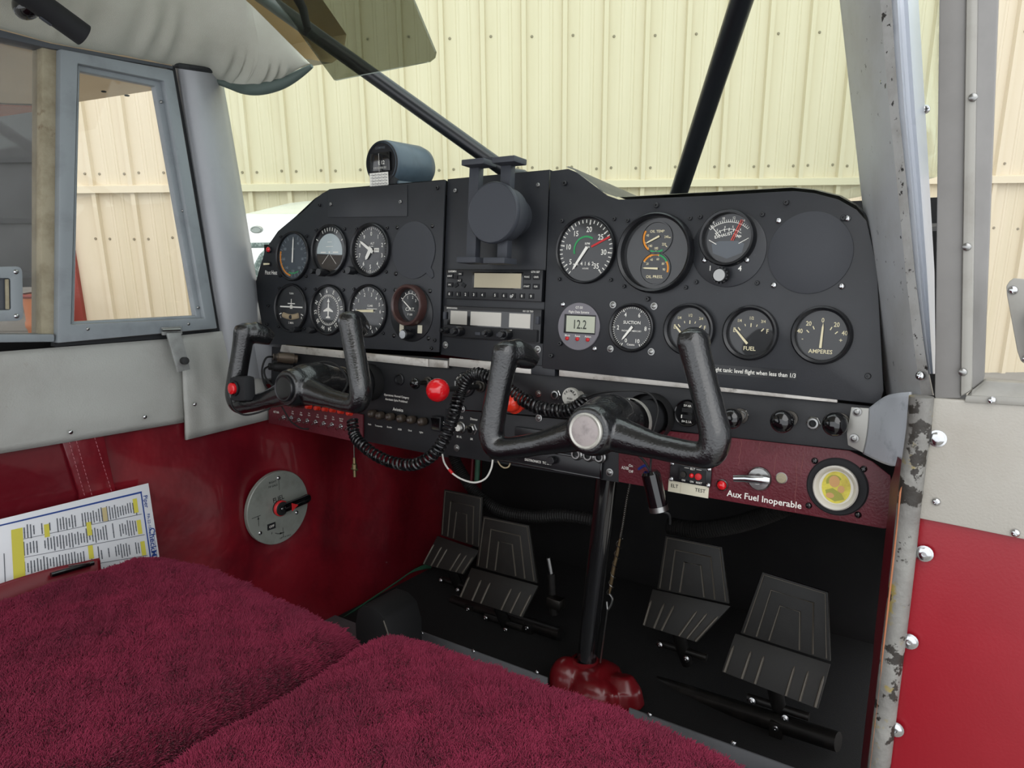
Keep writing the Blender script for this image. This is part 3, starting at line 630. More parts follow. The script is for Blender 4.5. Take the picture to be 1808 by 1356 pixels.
# --- floor, firewall, cowl deck
fo = thing('floor', 'grey aluminium floor with a riveted cross channel and dark footwell', None, kind='structure')
b = MB(); b.box((-.03, -.28, -.685), (1.0, .82, .02)); b.build('floor_plate', 'alu_grey', fo)
b = MB(); b.box((-.03, .38, -.69), (1.0, .5, .02)); b.build('footwell_mat', 'carpet_black', fo)
for x0, x1_ in ((-.335, -.028), (.118, .47)):
    b = MB(); b.box(((x0+x1_)/2, .140, -.664), (x1_-x0, .003, .030)); b.box(((x0+x1_)/2, .118, -.674), (x1_-x0, .045, .003)); b.build('cross_channel', 'alu_grey', fo, True, .0008)
for q in ((745, 1118), (836, 1150), (948, 1187), (1147, 1262), (1295, 1312)): hw('phil', fo, facing(onY(*q, .1375), (0, -1, .1)), s=1.1)
wf = MB(); wf.box((-.03, .63, -.28), (1.02, .03, .80)); tag(wf.build('wall_firewall', 'footwell_black'), 'black firewall deep in the footwell', None, None, 'structure')
b = MB(); b.slab([(-.53, .02, .03), (.462, .02, .03), (.462, .64, .06), (-.53, .64, .06)], (0, 0, .02)); tag(b.build('trim_4', 'footwell_black'), 'unseen black cowl deck added to keep light out of the footwell', None, None, 'structure')  # unseen closing deck, keeps daylight from leaking down into the footwell
b = MB(); b.box((.480, .35, -.10), (.02, .56, .30)); tag(b.build('trim_5', 'footwell_black'), 'dark fuselage side forward of the door', None, None, 'structure')
# ================================================================== INSTRUMENT PANEL
def pu(pts, z=0): return [onP(x, y, z) for x, y in pts]
def panel(name, label, px_pts, z0, z1, m='panel_black', bevel=.0008):
    P = pu(px_pts, z1); cx = sum(p[0] for p in P)/len(P); cy = min(p[1] for p in P)
    t = thing(name, label, 'panel', PT(cx, cy, 0)); b = MB(); b.prism([(x-cx, y-cy) for x, y in P][::-1], z0, z1); b.build('face_plate', m, t, True, bevel)
    t['o'] = 0; del t['o']
    def loc(px, py, z=z1): u, h = onP(px, py, z); return Matrix.Translation((u-cx, h-cy, z))
    return t, loc
flight, FL = panel('flight_instrument_panel', 'black metal flight panel with rounded corner holding eight round holes', [(468, 607), (450, 503), (459, 470), (469, 441), (480, 424), (492, 409), (508, 394), (523, 383), (541, 368), (556, 352), (569, 341), (583, 335), (786, 318), (775, 622)], -.003, 0)
centre, CL = panel('centre_panel', 'black centre panel holding the radios and phone holder', [(790, 317), (970, 300), (957, 651), (778, 626)], -.008, -.005)
right, RL = panel('engine_instrument_panel', 'black engine gauge panel with sloping top edge beside worn pillar', [(972, 302), (1003, 298), (1018, 304), (1052, 330), (1072, 345), (1092, 352), (1110, 352), (1260, 345), (1400, 337), (1438, 341), (1480, 352), (1512, 370), (1530, 390), (1548, 470), (1560, 690), (1553, 708), (1543, 713), (957, 650)], -.003, 0)
# cover plate on the flight panel and lip behind the engine panel
P = [(FL(*q).translation) for q in ((580, 384), (720, 382), (720, 326), (580, 336))]
b = MB(); b.prism([(p.x, p.y) for p in P], 0, .0012); b.build('cover_plate', 'panel_black', flight, True, .0004)
for q in ((586, 361), (709, 357)): hw('allen_steel', flight, FL(*q) @ Matrix.Translation((0, 0, .001)), s=.9)
for q in ((565, 362), (773, 332), (474, 540), (472, 573), (768, 601), (762, 615)): hw('allen', flight, FL(*q), s=.9)
for q in ((805, 337), (951, 327), (787, 609), (950, 617)): hw('allen_steel' if q[1] < 400 else 'washer', centre, CL(*q), s=.95)
for q in ((998, 324), (1160, 363), (1389, 358), (1144, 528), (1533, 664), (974, 628), (1490, 385)): hw('allen', right, RL(*q), s=1.0)
lip = pu([(1003, 296), (1018, 302), (1052, 327), (1072, 342), (1092, 349), (1110, 349), (1260, 341), (1400, 333), (1440, 337), (1484, 348), (1514, 365), (1534, 388)], -.012)
R0 = right.matrix_world.translation
b = MB(); b.loft([[tuple(right.matrix_world.inverted() @ (PM @ Vector((x, y, -.006)))) for x, y in lip], [tuple(right.matrix_world.inverted() @ (PM @ Vector((x, y+.002, -.014)))) for x, y in lip], [tuple(right.matrix_world.inverted() @ (PM @ Vector((x, y-.004, -.20)))) for x, y in lip]]); b.build('glareshield_lip', 'panel_black', right, True)
lip2 = pu([(452, 503), (469, 440), (492, 407), (523, 381), (556, 350), (583, 333), (786, 316)], -.004)
iv = flight.matrix_world.inverted()
b = MB(); b.loft([[tuple(iv @ (PM @ Vector((x, y-.001, -.003)))) for x, y in lip2], [tuple(iv @ (PM @ Vector((x+.003, y-.012, -.06)))) for x, y in lip2]]); b.build('glareshield_lip', 'panel_black', flight, True)
lip3 = pu([(788, 316), (969, 299)], -.004); iv = centre.matrix_world.inverted()
b = MB(); b.loft([[tuple(iv @ (PM @ Vector((x, y, -.006)))) for x, y in lip3], [tuple(iv @ (PM @ Vector((x, y-.003, -.16)))) for x, y in lip3]]); b.build('glareshield_lip', 'panel_black', centre, True)
q = onP(478, 482); b = MB(); iv = flight.matrix_world.inverted()
pl = FL(479, 481).translation; b.text('Pitot Heat', pl.x, pl.y, .0095, pl.z+.0006, 0, .8); b.build('placard_text', 'white', flight, False)
b = MB(); iv = centre.matrix_world.inverted(); tr_ = [tuple((iv @ (PM @ Vector((x, y, 0)))).xy) for x, y in pu([(520, 560), (1500, 640), (1500, 420), (1090, 372), (1000, 330), (600, 352), (520, 420)])]
b.prism(tr_, -.0145, -.0125); o = b.build('joint_light_block', 'footwell_black', None, M=centre.matrix_world.copy()); tag(o, 'dark sheet added behind the panel joints to stop daylight showing through', None, None, 'structure')  # added sheet: blocks the bright outside behind the gaps between the panels
# text on right panel
b = MB(); pl = RL(1329, 657).translation; b.text('Right tank: level flight when less than 1/3', pl.x, pl.y, .0064, .0008, 0, .86); b.build('placard_text', 'white', right, False)
b = MB(); b.box((pl.x, pl.y, .0002), (.092, .0105, .0006)); b.build('placard', 'bezel_black', right)
# pitot-heat lamp and switch
t = thing('warning_lamp', 'small red jewel lamp at the flight panel edge', 'lamp', PX(476, 441)); b = MB(); b.lathe([(.0058, 0), (.0058, .002), (.005, .003)], 18); b.build('ring', 'bezel_black', t); b = MB(); b.ball((0, 0, .0022), .0045, sc=(1, 1, .9)); b.build('jewel', 'red_gloss', t)
t = thing('toggle_switch', 'small pale toggle above the pitot placard', 'switch', PX(476, 466)); b = MB(); b.lathe([(.004, 0), (.004, .0015), (.0025, .002)], 14); b.build('nut', 'bezel_black', t); b = MB(); b.cyl((0, 0, 0), (-.006, -.001, .008), .0014, .0018); b.build('lever', 'cream', t)

# ---------- gauges
def gauge(name, label, c, R, cat='gauge', bez=.09, hgt=.0055, face='dial_black', bm='bezel_black', scr=None, glassy=True, group='round panel gauges', sr=None, z=0.0):
    u, h = onP(c[0], c[1], z+hgt*.4); t = thing(name, label, cat, PT(u, h, z), group)
    ri = R*(1-bez)
    b = MB(); b.lathe([(R, 0), (R, hgt*.55), (R*.985, hgt*.85), (R*(1-bez*.45), hgt), (ri, hgt*.8), (ri*.985, .001)], 56); b.build('bezel', bm, t)
    b = MB(); b.lathe([(0, .0009), (ri, .0009)], 48); b.build('dial_face', face, t)
    if glassy: b = MB(); b.lathe([(0, hgt*.72), (ri*1.0, hgt*.72)], 48); b.build('glass_cover', 'gauge_glass', t)
    if scr:
        d = (sr or R*.80)
        for a, c_ in ((-1, 1), (1, 1), (1, -1), (-1, -1)): hw(scr, t, Matrix.Translation((a*d, c_*d, 0)), s=.82)
    return t
ZM = .0013
def mk(t, fn, name='dial_markings', m='white', z=ZM):
    b = MB(); fn(b); o = b.build(name, m, t, False); o.location.z += z; return o
def needle(t, a, L, w_=.0016, m='white', tail=.008, z=.0021, name='needle', c=(0, 0), hub=True, taper=.5):
    q = math.radians(a); dx, dy = math.sin(q), math.cos(q); px_, py_ = dy, -dx; b = MB()
    pts = [(c[0]-dx*tail-px_*w_*.7, c[1]-dy*tail-py_*w_*.7), (c[0]+dx*L*.8-px_*w_*.5, c[1]+dy*L*.8-py_*w_*.5), (c[0]+dx*L, c[1]+dy*L), (c[0]+dx*L*.8+px_*w_*.5, c[1]+dy*L*.8+py_*w_*.5), (c[0]-dx*tail+px_*w_*.7, c[1]-dy*tail+py_*w_*.7)]
    b.prism(pts, z, z+.0005); b.build(name, m, t, False)
def knob(t, x, y, r=.005, L=.016, z=0, m='bezel_black', capm=None, name='knob', flute=0):
    b = MB(); b.lathe([(r*.8, 0), (r*.8, L*.3), (r, L*.35), (r*.97, L*.92), (r*.85, L), (0, L)], 20, Matrix.Translation((x, y, z)))
    for i in range(flute): a = 2*math.pi*i/flute; b.box((x+r*math.cos(a), y+r*math.sin(a), z+L*.65), (r*.18, r*.18, L*.5))
    o = b.build(name, m, t, True, ang=30)
    if capm: b = MB(); b.lathe([(r*.8, L), (r*.78, L*1.04), (0, L*1.04)], 20, Matrix.Translation((x, y, z))); b.build('knob_cap', capm, o)
    return o
R0_ = .0402
G1 = 'flight instruments'
t = gauge('airspeed_indicator', 'greyish airspeed dial with faint numerals and orange arc, next to the red jewel lamp', (516.5, 452.4), R0_, face='dial_grey', scr='allen', group=G1)
mk(t, lambda b: (b.ticks(.028, .034, range(20, 350, 15), .0009), b.nums([('40', 30), ('60', 60), ('80', 100), ('100', 140), ('120', 180), ('140', 220), ('160', 260), ('180', 300)], .024, .0062), b.text('MPH', 0, .012, .004)), m='dim_white')
mk(t, lambda b: b.arc(.030, .033, 190, 285), 'orange_arc', 'orange'); mk(t, lambda b: b.arc(.0265, .0285, 150, 200), 'green_arc', 'green')
needle(t, 2, .031, .0022, 'white', .010)
t = gauge('attitude_indicator', 'attitude indicator with a pale horizon ball and caging knob', (581, 442), R0_, scr='allen', group=G1)
mk(t, lambda b: b.poly([(.029*math.cos(a), .029*math.sin(a)-.003) for a in [math.radians(v) for v in range(-8, 190, 6)]]), 'sky_disc', 'sky_dial', ZM)
mk(t, lambda b: b.poly([(.029*math.cos(a), .029*math.sin(a)-.003) for a in [math.radians(v) for v in range(188, 354, 6)]]), 'ground_disc', 'ground_dial', ZM)
mk(t, lambda b: (b.ticks(.030, .0355, (-60, -30, -20, -10, 0, 10, 20, 30, 60), .0012), b.rect(-.014, -.003, .012, .0016), b.rect(.014, -.003, .012, .0016), b.rect(0, -.003, .003, .003), b.rect(0, .006, .016, .0007), b.rect(0, .013, .010, .0007), b.rect(-.009, -.014, .02, .0007, 0, .8), b.rect(.009, -.014, .02, .0007, 0, -.8)), z=ZM+.0003)
knob(t, -.004, -.035, .0062, .020); knob(t, -.030, -.033, .004, .012, name='test_knob')
t = gauge('altimeter', 'altimeter with numerals zero to nine and two white hands', (653.3, 441.5), R0_, scr='allen', group=G1, bez=.11, hgt=.007)
mk(t, lambda b: (b.ticks(.029, .0335, range(0, 360, 36), .0012), b.ticks(.031, .0335, [i*7.2 for i in range(50)], .0006), b.nums([(str(i), i*36) for i in range(10)], .0245, .0085), b.text('ALT', .003, .010, .0045), b.text('1000 FEET', 0, .0055, .0025), b.rect(.012, .0, .010, .006)))
mk(t, lambda b: b.text('29.9', .012, .0, .0045), 'setting_digits', 'ink', ZM+.0002)
needle(t, 301, .027, .0034, tail=.006); needle(t, 212, .017, .0052, tail=.004, z=.0027)
knob(t, -.031, -.031, .0062, .018)
t = thing('blank_cover', 'round black blanking plate with tab, topmost beside the altimeter', 'cover', PX(730.6, 442), 'blanking plates')
pts = [(.0408*math.cos(a), .0408*math.sin(a)) for a in [2*math.pi*i/56 for i in range(56)]]
k = 49; pts = pts[:k]+[(.030, -.036), (.036, -.040), (.040, -.037), (.0385, -.030), (.034, -.0245)]+pts[k+4:]
b = MB(); b.prism(pts, 0, .0016); b.build('plate', 'plate_black', t, True, .0004)
for a, c_ in ((-1, 1), (1, 1), (-1, -1)): hw('phil_black', t, Matrix.Translation((a*.0335, c_*.0335, 0)), s=1.0)
t = gauge('turn_coordinator', 'turn indicator with white aircraft symbol above a slip tube', (513.3, 544), R0_, scr='allen', group=G1)
mk(t, lambda b: (b.rect(0, .002, .056, .0022), b.rect(0, .002, .006, .006), b.rect(0, .009, .0016, .012), b.rect(0, .0075, .018, .0016), b.rect(-.027, -.010, .006, .0016, 0, .35), b.rect(.027, -.010, .006, .0016, 0, -.35), b.text('2 MIN', .0, -.024, .005), b.text('L', -.026, -.015, .005), b.text('R', .026, -.015, .005), b.text('TURN', 0, .024, .004)))
b = MB(); b.tube([(-.019+.038*i/10, -.0115-.003*math.sin(math.pi*i/10), .0022) for i in range(11)], .0045, 10, .5, (0, 1, 0)); b.build('slip_tube', 'wire_tan', t); b = MB(); b.ball((.002, -.0145, .004), .0035, sc=(1, 1, .5)); b.build('slip_ball', 'ink', t)
knob(t, .022, -.034, .005, .016)
t = gauge('heading_indicator', 'heading gyro with white compass card and aircraft silhouette', (578.7, 547.4), R0_, scr='allen', group=G1)
mk(t, lambda b: (b.ticks(.0205, .0245, range(0, 360, 10), .0010), b.ticks(.0225, .0245, range(5, 360, 10), .0008), b.nums([(s_, i*30-68) for i, s_ in enumerate(['N', '3', '6', 'E', '12', '15', 'S', '21', '24', 'W', '30', '33'])], .0300, .0085, rot=True, sx=.9), b.poly([(0, .014), (.0015, .009), (.0018, .004), (.011, -.001), (.011, -.003), (.0018, -.002), (.0012, -.009), (.005, -.0115), (.005, -.0128), (-.005, -.0128), (-.005, -.0115), (-.0012, -.009), (-.0018, -.002), (-.011, -.003), (-.011, -.001), (-.0018, .004), (-.0015, .009)]), b.poly([(0, .019), (.003, .0125), (-.003, .0125)])))
knob(t, -.030, -.033, .0055, .015)
t = gauge('vertical_speed_indicator', 'climb rate dial partly hidden by a control yoke horn', (648.9, 549), R0_, scr='allen', group=G1)
mk(t, lambda b: (b.ticks(.030, .0345, range(0, 360, 18), .0010), b.nums([('0', 270), ('1', 306), ('2', 342), ('3', 15), ('4', 40), ('5', 66), ('6', 90), ('3', 165), ('2', 198), ('1', 234)], .0255, .0075), b.text('CLIMB', .004, .008, .0042), b.rect(.008, .0035, .022, .0008), b.rect(.0, -.001, .03, .0006)))
needle(t, 268, .027, .003, 'cream', .012)
# CHT in an adapter plate
u, h = onP(726, 554, .001)
t = thing('cylinder_temperature_gauge', 'small temperature gauge with reddish bezel on a black oval adapter plate', 'gauge', PT(u, h, 0), G1)
b = MB(); b.lathe([(.0405, 0), (.0405, .0014), (.0398, .0018), (0, .0018)], 48); b.build('adapter_plate', 'bezel_black', t)
Mc = Matrix.Translation((.0005, .012, .0018))
b = MB(); b.lathe([(.0298, 0), (.0298, .010), (.0285, .0125), (.0262, .013), (.0245, .0115), (.0240, .002)], 48, Mc); b.build('bezel', 'cht_bezel', t)
b = MB(); b.lathe([(0, .002), (.024, .002)], 40, Mc); b.build('dial_face', 'dial_black', t)
b = MB(); b.arc(.0165, .0172, -70, 65, 0); b.ticks(.0165, .0205, (-60, -30, -10, 10, 30, 55), .0011); b.nums([('1', -25), ('2', 20), ('3', 55)], .0125, .0058); b.text('C.H.T.', .0, -.0055, .0068); b.text('F 100', 0, -.0130, .0042); o = b.build('dial_markings', 'white', t, False); o.matrix_local = Mc @ Matrix.Translation((0, 0, .0024))
b = MB(); b.lathe([(0, .0095), (.0243, .0095)], 40, Mc); b.build('glass_cover', 'gauge_glass', t)
needle(t, -52, .018, .0014, tail=.003, z=.0046, c=(.0005, .008))
for x in (-.0165, .0185): b = MB(); b.box((x, -.0215, .002), (.008, .0115, .001)); b.build('label_tab', 'label_cream', t)
knob(t, 0, -.0300, .0075, .016, .0018, capm='chrome')
for a, c_ in ((-1, 1), (1, 1), (1, -1), (-1, -1)): hw('phil_black', t, Matrix.Translation((a*.0335, c_*.0335, 0)), s=1.0)
# tachometer
G2 = 'engine instruments'
t = gauge('tachometer', 'large tachometer with green arc, red limit line and numerals to 35', (1033.4, 441), .0412, scr='allen', group=G2, bez=.07, sr=.036)
def ta(v): return -125+8.86*(v-5)
mk(t, lambda b: (b.ticks(.0305, .0365, [ta(i) for i in range(5, 36, 5)], .0016), b.ticks(.0325, .0365, [ta(i) for i in range(3, 36)], .0011), b.nums([(str(i), ta(i)) for i in (3, 5, 10, 15, 20, 25, 30, 35)], .0250, .0092), b.text('RPM', .002, .0075, .0038), b.text('X100', .002, .0035, .003), b.text('HOURS', .001, -.0225, .0026)))
mk(t, lambda b: b.arc(.0150, .0172, ta(7), ta(23)), 'green_arc', 'green'); b = MB(); a = math.radians(ta(26.4)); b.rect(.022*math.sin(a), .022*math.cos(a), .0024, .027, 0, -a); o = b.build('red_limit_line', 'red', t, False); o.location.z = ZM+.0004
mk(t, lambda b: [b.text(c_, -.010+.0052*i, -.0165, .0062) for i, c_ in enumerate('14162')], 'hour_meter_digits', 'white', ZM)
needle(t, ta(2.7), .030, .0028, tail=.004)
# twin oil gauge
t = gauge('oil_gauge', 'wide round oil gauge with twin temperature and pressure dials', (1156, 446.6), .0462, scr='allen', group=G2, bez=.11, hgt=.012, sr=.0385)
for nm, cy in (('temperature_dial', .0175), ('pressure_dial', -.0175)):
    b = MB(); b.lathe([(.0192, .0012), (.0192, .0026), (.0178, .0026), (.0174, .0014), (0, .0014)], 40, Matrix.Translation((.0, cy, 0))); b.build(nm, 'dial_black', t)
mk(t, lambda b: (b.text('OIL TEMP', 0, .0250, .0042), b.nums([('40', 285), ('140', 220), ('180', 180), ('220', 128), ('240', 85)], .0118, .0040, c=(0, .0175)), b.ticks(.0145, .017, (250, 220, 180, 128, 90), .0010, c=(0, .0175)), b.text('OIL PRESS.', .000, -.0268, .0046), b.nums([('20', 300), ('40', 335), ('60', 15), ('80', 60), ('90', 95)], .0112, .0038, c=(0, -.0175)), b.ticks(.0145, .017, (300, 335, 15, 60), .0010, c=(0, -.0175))), m='cream', z=.0017)
mk(t, lambda b: (b.arc(.0150, .0172, 215, 300, c=(0, .0175)), b.arc(.0150, .0172, 300, 375, c=(0, -.0175)), b.arc(.0150, .0172, 60, 105, c=(0, -.0175))), 'orange_arcs', 'orange', .0018)
mk(t, lambda b: (b.arc(.0150, .0170, 150, 205, c=(0, .0175)), b.arc(.0150, .0170, 15, 60, c=(0, -.0175))), 'green_arcs', 'green', .0018)
needle(t, 244, .0145, .0016, 'cream', .004, .0026, c=(0, .0175)); needle(t, 272, .0150, .0016, 'cream', .004, .0026, c=(0, -.0175))
# EGT in adapter plate
u, h = onP(1286, 440, .001)
t = thing('exhaust_temperature_gauge', 'exhaust temperature gauge with orange pointer above a silver-capped selector knob', 'gauge', PT(u, h, 0), G2)
b = MB(); b.lathe([(.0410, 0), (.0410, .0014), (.0403, .0018), (0, .0018)], 56); b.build('adapter_plate', 'panel_black', t)
Mc = Matrix.Translation((0, .0115, .0018))
b = MB(); b.lathe([(.0305, 0), (.0305, .0085), (.0293, .0105), (.0270, .010), (.0262, .002)], 48, Mc); b.build('bezel', 'bezel_black', t)
b = MB(); b.lathe([(0, .002), (.0262, .002)], 40, Mc); b.build('dial_face', 'dial_black', t)
b = MB(); c0 = (0, -.013)
b.arc(.0300, .0306, -42, 42, c=c0); b.arc(.0225, .0230, -38, 38, c=c0); b.ticks(.0300, .0330, range(-42, 43, 4), .0006, c=c0); b.ticks(.0205, .0240, range(-38, 39, 13), .0008, c=c0); b.nums([('8', -30), ('10', -11), ('12', 8), ('14', 26)], .0350, .0038, c=c0); b.nums([('3', -30), ('4', -10), ('5', 10), ('6', 30)], .0255, .0034, c=c0); b.text('EXHAUST', -.0055, .0035, .0046, 0, .22); b.text('TEMP', .0095, .0025, .0040, 0, -.3); b.rect(-.0150, .0085, .0008, .016, 0, .75)
b.rect(-.017, -.004, .010, .0007, 0, -.5); b.rect(.017, -.003, .012, .0007, 0, .5); o = b.build('dial_markings', 'white', t, False); o.matrix_local = Mc @ Matrix.Translation((0, 0, .0024))
b = MB(); b.poly([(-.018, -.006), (-.010, -.003), (.010, -.003), (.018, -.006), (.016, -.016), (0, -.022), (-.016, -.016)]); o = b.build('dial_window', 'dial_grey', t, False); o.matrix_local = Mc @ Matrix.Translation((0, 0, .0022))
b = MB(); b.rect(.0085, .0085, .0010, .024, 0, -.42); b.rect(.0105, .0080, .0006, .024, 0, -.42); o = b.build('needle', 'red_orange', t, False); o.matrix_local = Mc @ Matrix.Translation((0, 0, .003))
b = MB(); b.lathe([(0, .0075), (.0265, .0075)], 40, Mc); b.build('glass_cover', 'gauge_glass', t)
b = MB(); b.text('1', -.0185, -.0205, .0080); b.text('4', .0145, -.0205, .0080); o = b.build('selector_numbers', 'white', t, False); o.location.z = .0021
knob(t, -.003, -.0290, .0082, .014, .0018, capm='steel', flute=14)
for x, y in ((-.0255, -.012), (.0215, -.012)): hw('phil', t, Matrix.Translation((x, y, .0018)), s=.95)
for a, c_ in ((-1, 1), (1, 1), (-1, -1), (1, -1)): hw('allen', t, Matrix.Translation((a*.034, c_*.036, 0)), s=.85)
t = thing('blank_cover', 'large round black blanking plate nearest the worn pillar', 'cover', PX(1429.7, 446.5), 'blanking plates')
b = MB(); b.lathe([(.0418, 0), (.0418, .0012), (.0412, .0016), (0, .0016)], 64); b.build('plate', 'plate_black', t)
for a, c_ in ((-1, 1), (1, 1), (-1, -1), (1, -1)): hw('phil', t, Matrix.Translation((a*.0335, c_*.0335, 0)), s=1.0)
# digital accelerometer
u, h = onP(1021.7, 576.6, .001)
t = thing('digital_flight_meter', 'grey round digital meter with LCD reading 12.2 and red buttons', 'gauge', PT(u, h, 0), 'small panel gauges')
b = MB(); b.lathe([(.0294, 0), (.0294, .0016), (.0287, .0022), (0, .0022)], 48); b.build('face', 'instrument_grey', t)
b = MB(); b.box((.002, .003, .0024), (.044, .0235, .0012)); b.build('display_bezel', 'bezel_black', t, True, .0004); b = MB(); b.box((.0035, .003, .0031), (.040, .020, .0006)); b.build('display', 'lcd', t)
b = MB(); b.text('12.2', .0025, .003, .0155, 0, 0, .75); o = b.build('display_digits', 'lcd_dark', t, False); o.location.z = .0036
for s_, x, y, sz in (('GT-50', 0, .0235, .0042), ('Flight Data Systems', 0, .0180, .0040), ('Mode', -.0145, -.0115, .0036), ('Reset', 0, -.0115, .0036), ('Action', .0145, -.0115, .0036)):
    b = MB(); b.text(s_, x, y, sz, 0, 0, .92); o = b.build('face_text', 'white', t, False); o.location.z = .0025
for x in (-.0145, 0, .0145): b = MB(); b.lathe([(.0024, .0022), (.0023, .0038), (.0015, .0044), (0, .0045)], 14, Matrix.Translation((x, -.0155, 0))); b.build('button', 'red', t)
for x, y in ((-.0245, .0265), (.0235, -.026)): hw('phil', t, Matrix.Translation((x, y, 0)), s=1.0)
hw('allen', t, Matrix.Translation((-.0255, -.0225, 0)), s=1.0)
# suction
t = gauge('suction_gauge', 'suction gauge scaled zero to ten with four bright screws', (1114.6, 579), .0290, group='small panel gauges', bez=.13, scr='washer', sr=.0265)
def sa(v): return -150+300*v/10
mk(t, lambda b: (b.ticks(.0215, .0248, [sa(i) for i in (0, 2, 4, 6, 8, 10)], .0012), b.ticks(.0228, .0248, [sa(i/5) for i in range(51)], .0007), b.nums([(str(i), sa(i)) for i in (2, 4, 6, 8)], .0178, .0072), b.text('0', -.0065, -.0150, .0065), b.text('10', .008, -.0150, .0065), b.text('SUCTION', .0, .0065, .0052), b.text('INCHES OF MERCURY', 0, -.0035, .0026), b.text('Cessna', 0, -.0195, .0036)))
needle(t, 218, .0190, .0022, tail=.002)
def fuelg(name, lab, c):
    t = gauge(name, lab, c, .0296, group='fuel quantity gauges', bez=.16, hgt=.0085); c0 = (0, -.011)
    mk(t, lambda b: (b.nums([('E', -52), ('F', 52)], .0225, .0068, c=c0), b.nums([('1/4', -28), ('1/2', 0), ('3/4', 28)], .0272, .0046, c=c0), b.ticks(.0175, .0215, (-40, 0, 40), .0011, c=c0), b.ticks(.0190, .0215, (-18, 18), .0008, c=c0), b.text('FUEL', 0, -.0165, .0062)), m='cream'); needle(t, -43, .0225, .0018, 'cream', .001, c=(-.003, -.011)); return t
fuelg('fuel_gauge', 'fuel gauge partly hidden behind a yoke horn', (1216, 582)); fuelg('fuel_gauge', 'unobstructed fuel gauge with needle on E, above the tank placard', (1324, 588))
t = gauge('ammeter', 'ammeter marked AMPERES with centred needle', (1450, 592), .0300, group='small panel gauges', bez=.15, hgt=.0085); c0 = (0, -.010)
mk(t, lambda b: (b.nums([('40', -58), ('20', -32), ('0', 0), ('20', 32), ('40', 58)], .0255, .0066, c=c0), b.ticks(.0175, .0210, (-46, -26, 26, 46), .0010, c=c0), b.text('AMPERES', 0, -.0165, .0058), b.text('-', -.0185, -.004, .006), b.text('+', .0185, -.004, .006)), m='cream'); needle(t, 2, .0225, .0018, 'cream', .003, c=c0)

# ---------- radios
W = .1585; xx = (onP(787, 500, .004)[0]+onP(957, 500, .004)[0])/2; H = .0405; yy = onP(870, 503, .004)[1]
t = thing('transponder', 'black transponder with number keys and blank tan display', 'radio', PT(xx, yy, -.005))
b = MB(); b.box((0, 0, .00455), (W, H, .009)); b.build('faceplate', 'bezel_black', t, True, .001)
b = MB(); b.box((.009, .0058, .0092), (.082, .0225, .0012)); b.build('display_bezel', 'gloss_black', t, True, .0004)
b = MB(); b.box((.0095, .0056, .0100), (.0760, .0190, .0006)); b.build('display', 'lcd_tan', t)
for i in range(10):
    x = -W/2+.0085+i*.0142+(.007 if i > 4 else 0); x = min(x, W/2-.0085); b = MB(); b.box((x, -.0135, .0092), (.0078, .0066, .0022)); o = b.build('number_key', 'soft_black', t, True, .0006)
    b = MB(); b.text(str(i), x, -.0135, .0050, .0106); b.build('key_number', 'white', o, False)
for x, y, s_ in ((-.0710, .011, 'IDENT'), (-.0710, -.001, 'VFR'), (.0565, .011, 'FUNC'), (.0705, .011, 'CRSR'), (.0565, -.001, 'START'), (.0705, -.001, 'CLR')):
    b = MB(); b.box((x, y, .0092), (.0100, .0068, .0020)); o = b.build('function_key', 'soft_black', t, True, .0006); b = MB(); b.text(s_, x, y, .0030, .0104); b.build('key_text', 'white', o, False)
for x, y, a, s_ in ((-.0530, .0140, 0, 'ON'), (-.0540, .0050, 0, 'ALT'), (-.0600, -.0012, .5, ''), (-.0470, -.0012, -.5, ''), (-.0615, .0095, 0, '')):
    b = MB(); b.box((0, 0, 0), (.0064, .0052, .0022), Matrix.Translation((x, y, .0092)) @ Matrix.Rotation(a, 4, 'Z')); o = b.build('mode_key', 'soft_black', t, True, .0006)
    if s_: b = MB(); b.text(s_, x, y, .0030, .0106); b.build('key_text', 'white', o, False)
b = MB(); b.text('GARMIN', -.068, .0175, .0038, .0091); b.text('GTX 327', .068, .0175, .0034, .0091); b.build('faceplate_text', 'white', t, False)
b = MB(); b.lathe([(.0026, .009), (.0024, .0102), (0, .0106)], 12, Matrix.Translation((.0330, -.0145, 0))); b.build('photocell', 'steel', t)
H2 = .0435; yy2 = onP(870, 572, .004)[1]
t = thing('navcom_radio', 'black navigation radio with three silvery display windows and knobs', 'radio', PT(xx-.0008, yy2, -.005))
b = MB(); b.box((0, 0, .00405), (W+.002, H2, .008)); b.build('faceplate', 'bezel_black', t, True, .0008)
b = MB(); b.box((0, -.0125, .0095), (W-.004, .0155, .005)); b.build('control_shelf', 'soft_black', t, True, .0008)
for x, wd in ((-.0530, .0290), (-.0070, .0510), (.0480, .0330)): b = MB(); b.box((x, .006, .0084), (wd, .0185, .001)); b.build('display_window', 'lcd_silver', t)
b = MB(); b.box((-.002, .006, .0080), (W-.016, .0215, .0012)); b.build('display_mask', 'gloss_black', t)
b = MB(); b.text('BENDIX/KING', -.066, .0188, .0030, .0082); b.text('KX 125 TSO', .060, .0188, .0030, .0082); b.text('COMM', -.050, -.0068, .0028, .0122); b.text('NAV', .036, -.0068, .0028, .0122); b.build('faceplate_text', 'white', t, False)
for x, r, L in ((-.068, .0045, .012), (-.044, .0070, .015), (.005, .0048, .012), (.035, .0070, .015)): o = knob(t, x, -.0125, r, L, .012); o2 = knob(o, x, -.0125, r*.6, L*.45, .012+L, name='inner_knob')
for x in (-.057, -.016, .019): b = MB(); b.box((x, -.014, .0128), (.0085, .0042, .002)); b.build('push_button', 'mount_grey', t, True, .0005)
for x, y in ((-.0765, .008), (.0765, .008)): b = MB(); b.box((x, y, .010), (.0045, .010, .004)); b.build('side_latch', 'mount_grey', t, True, .0006)

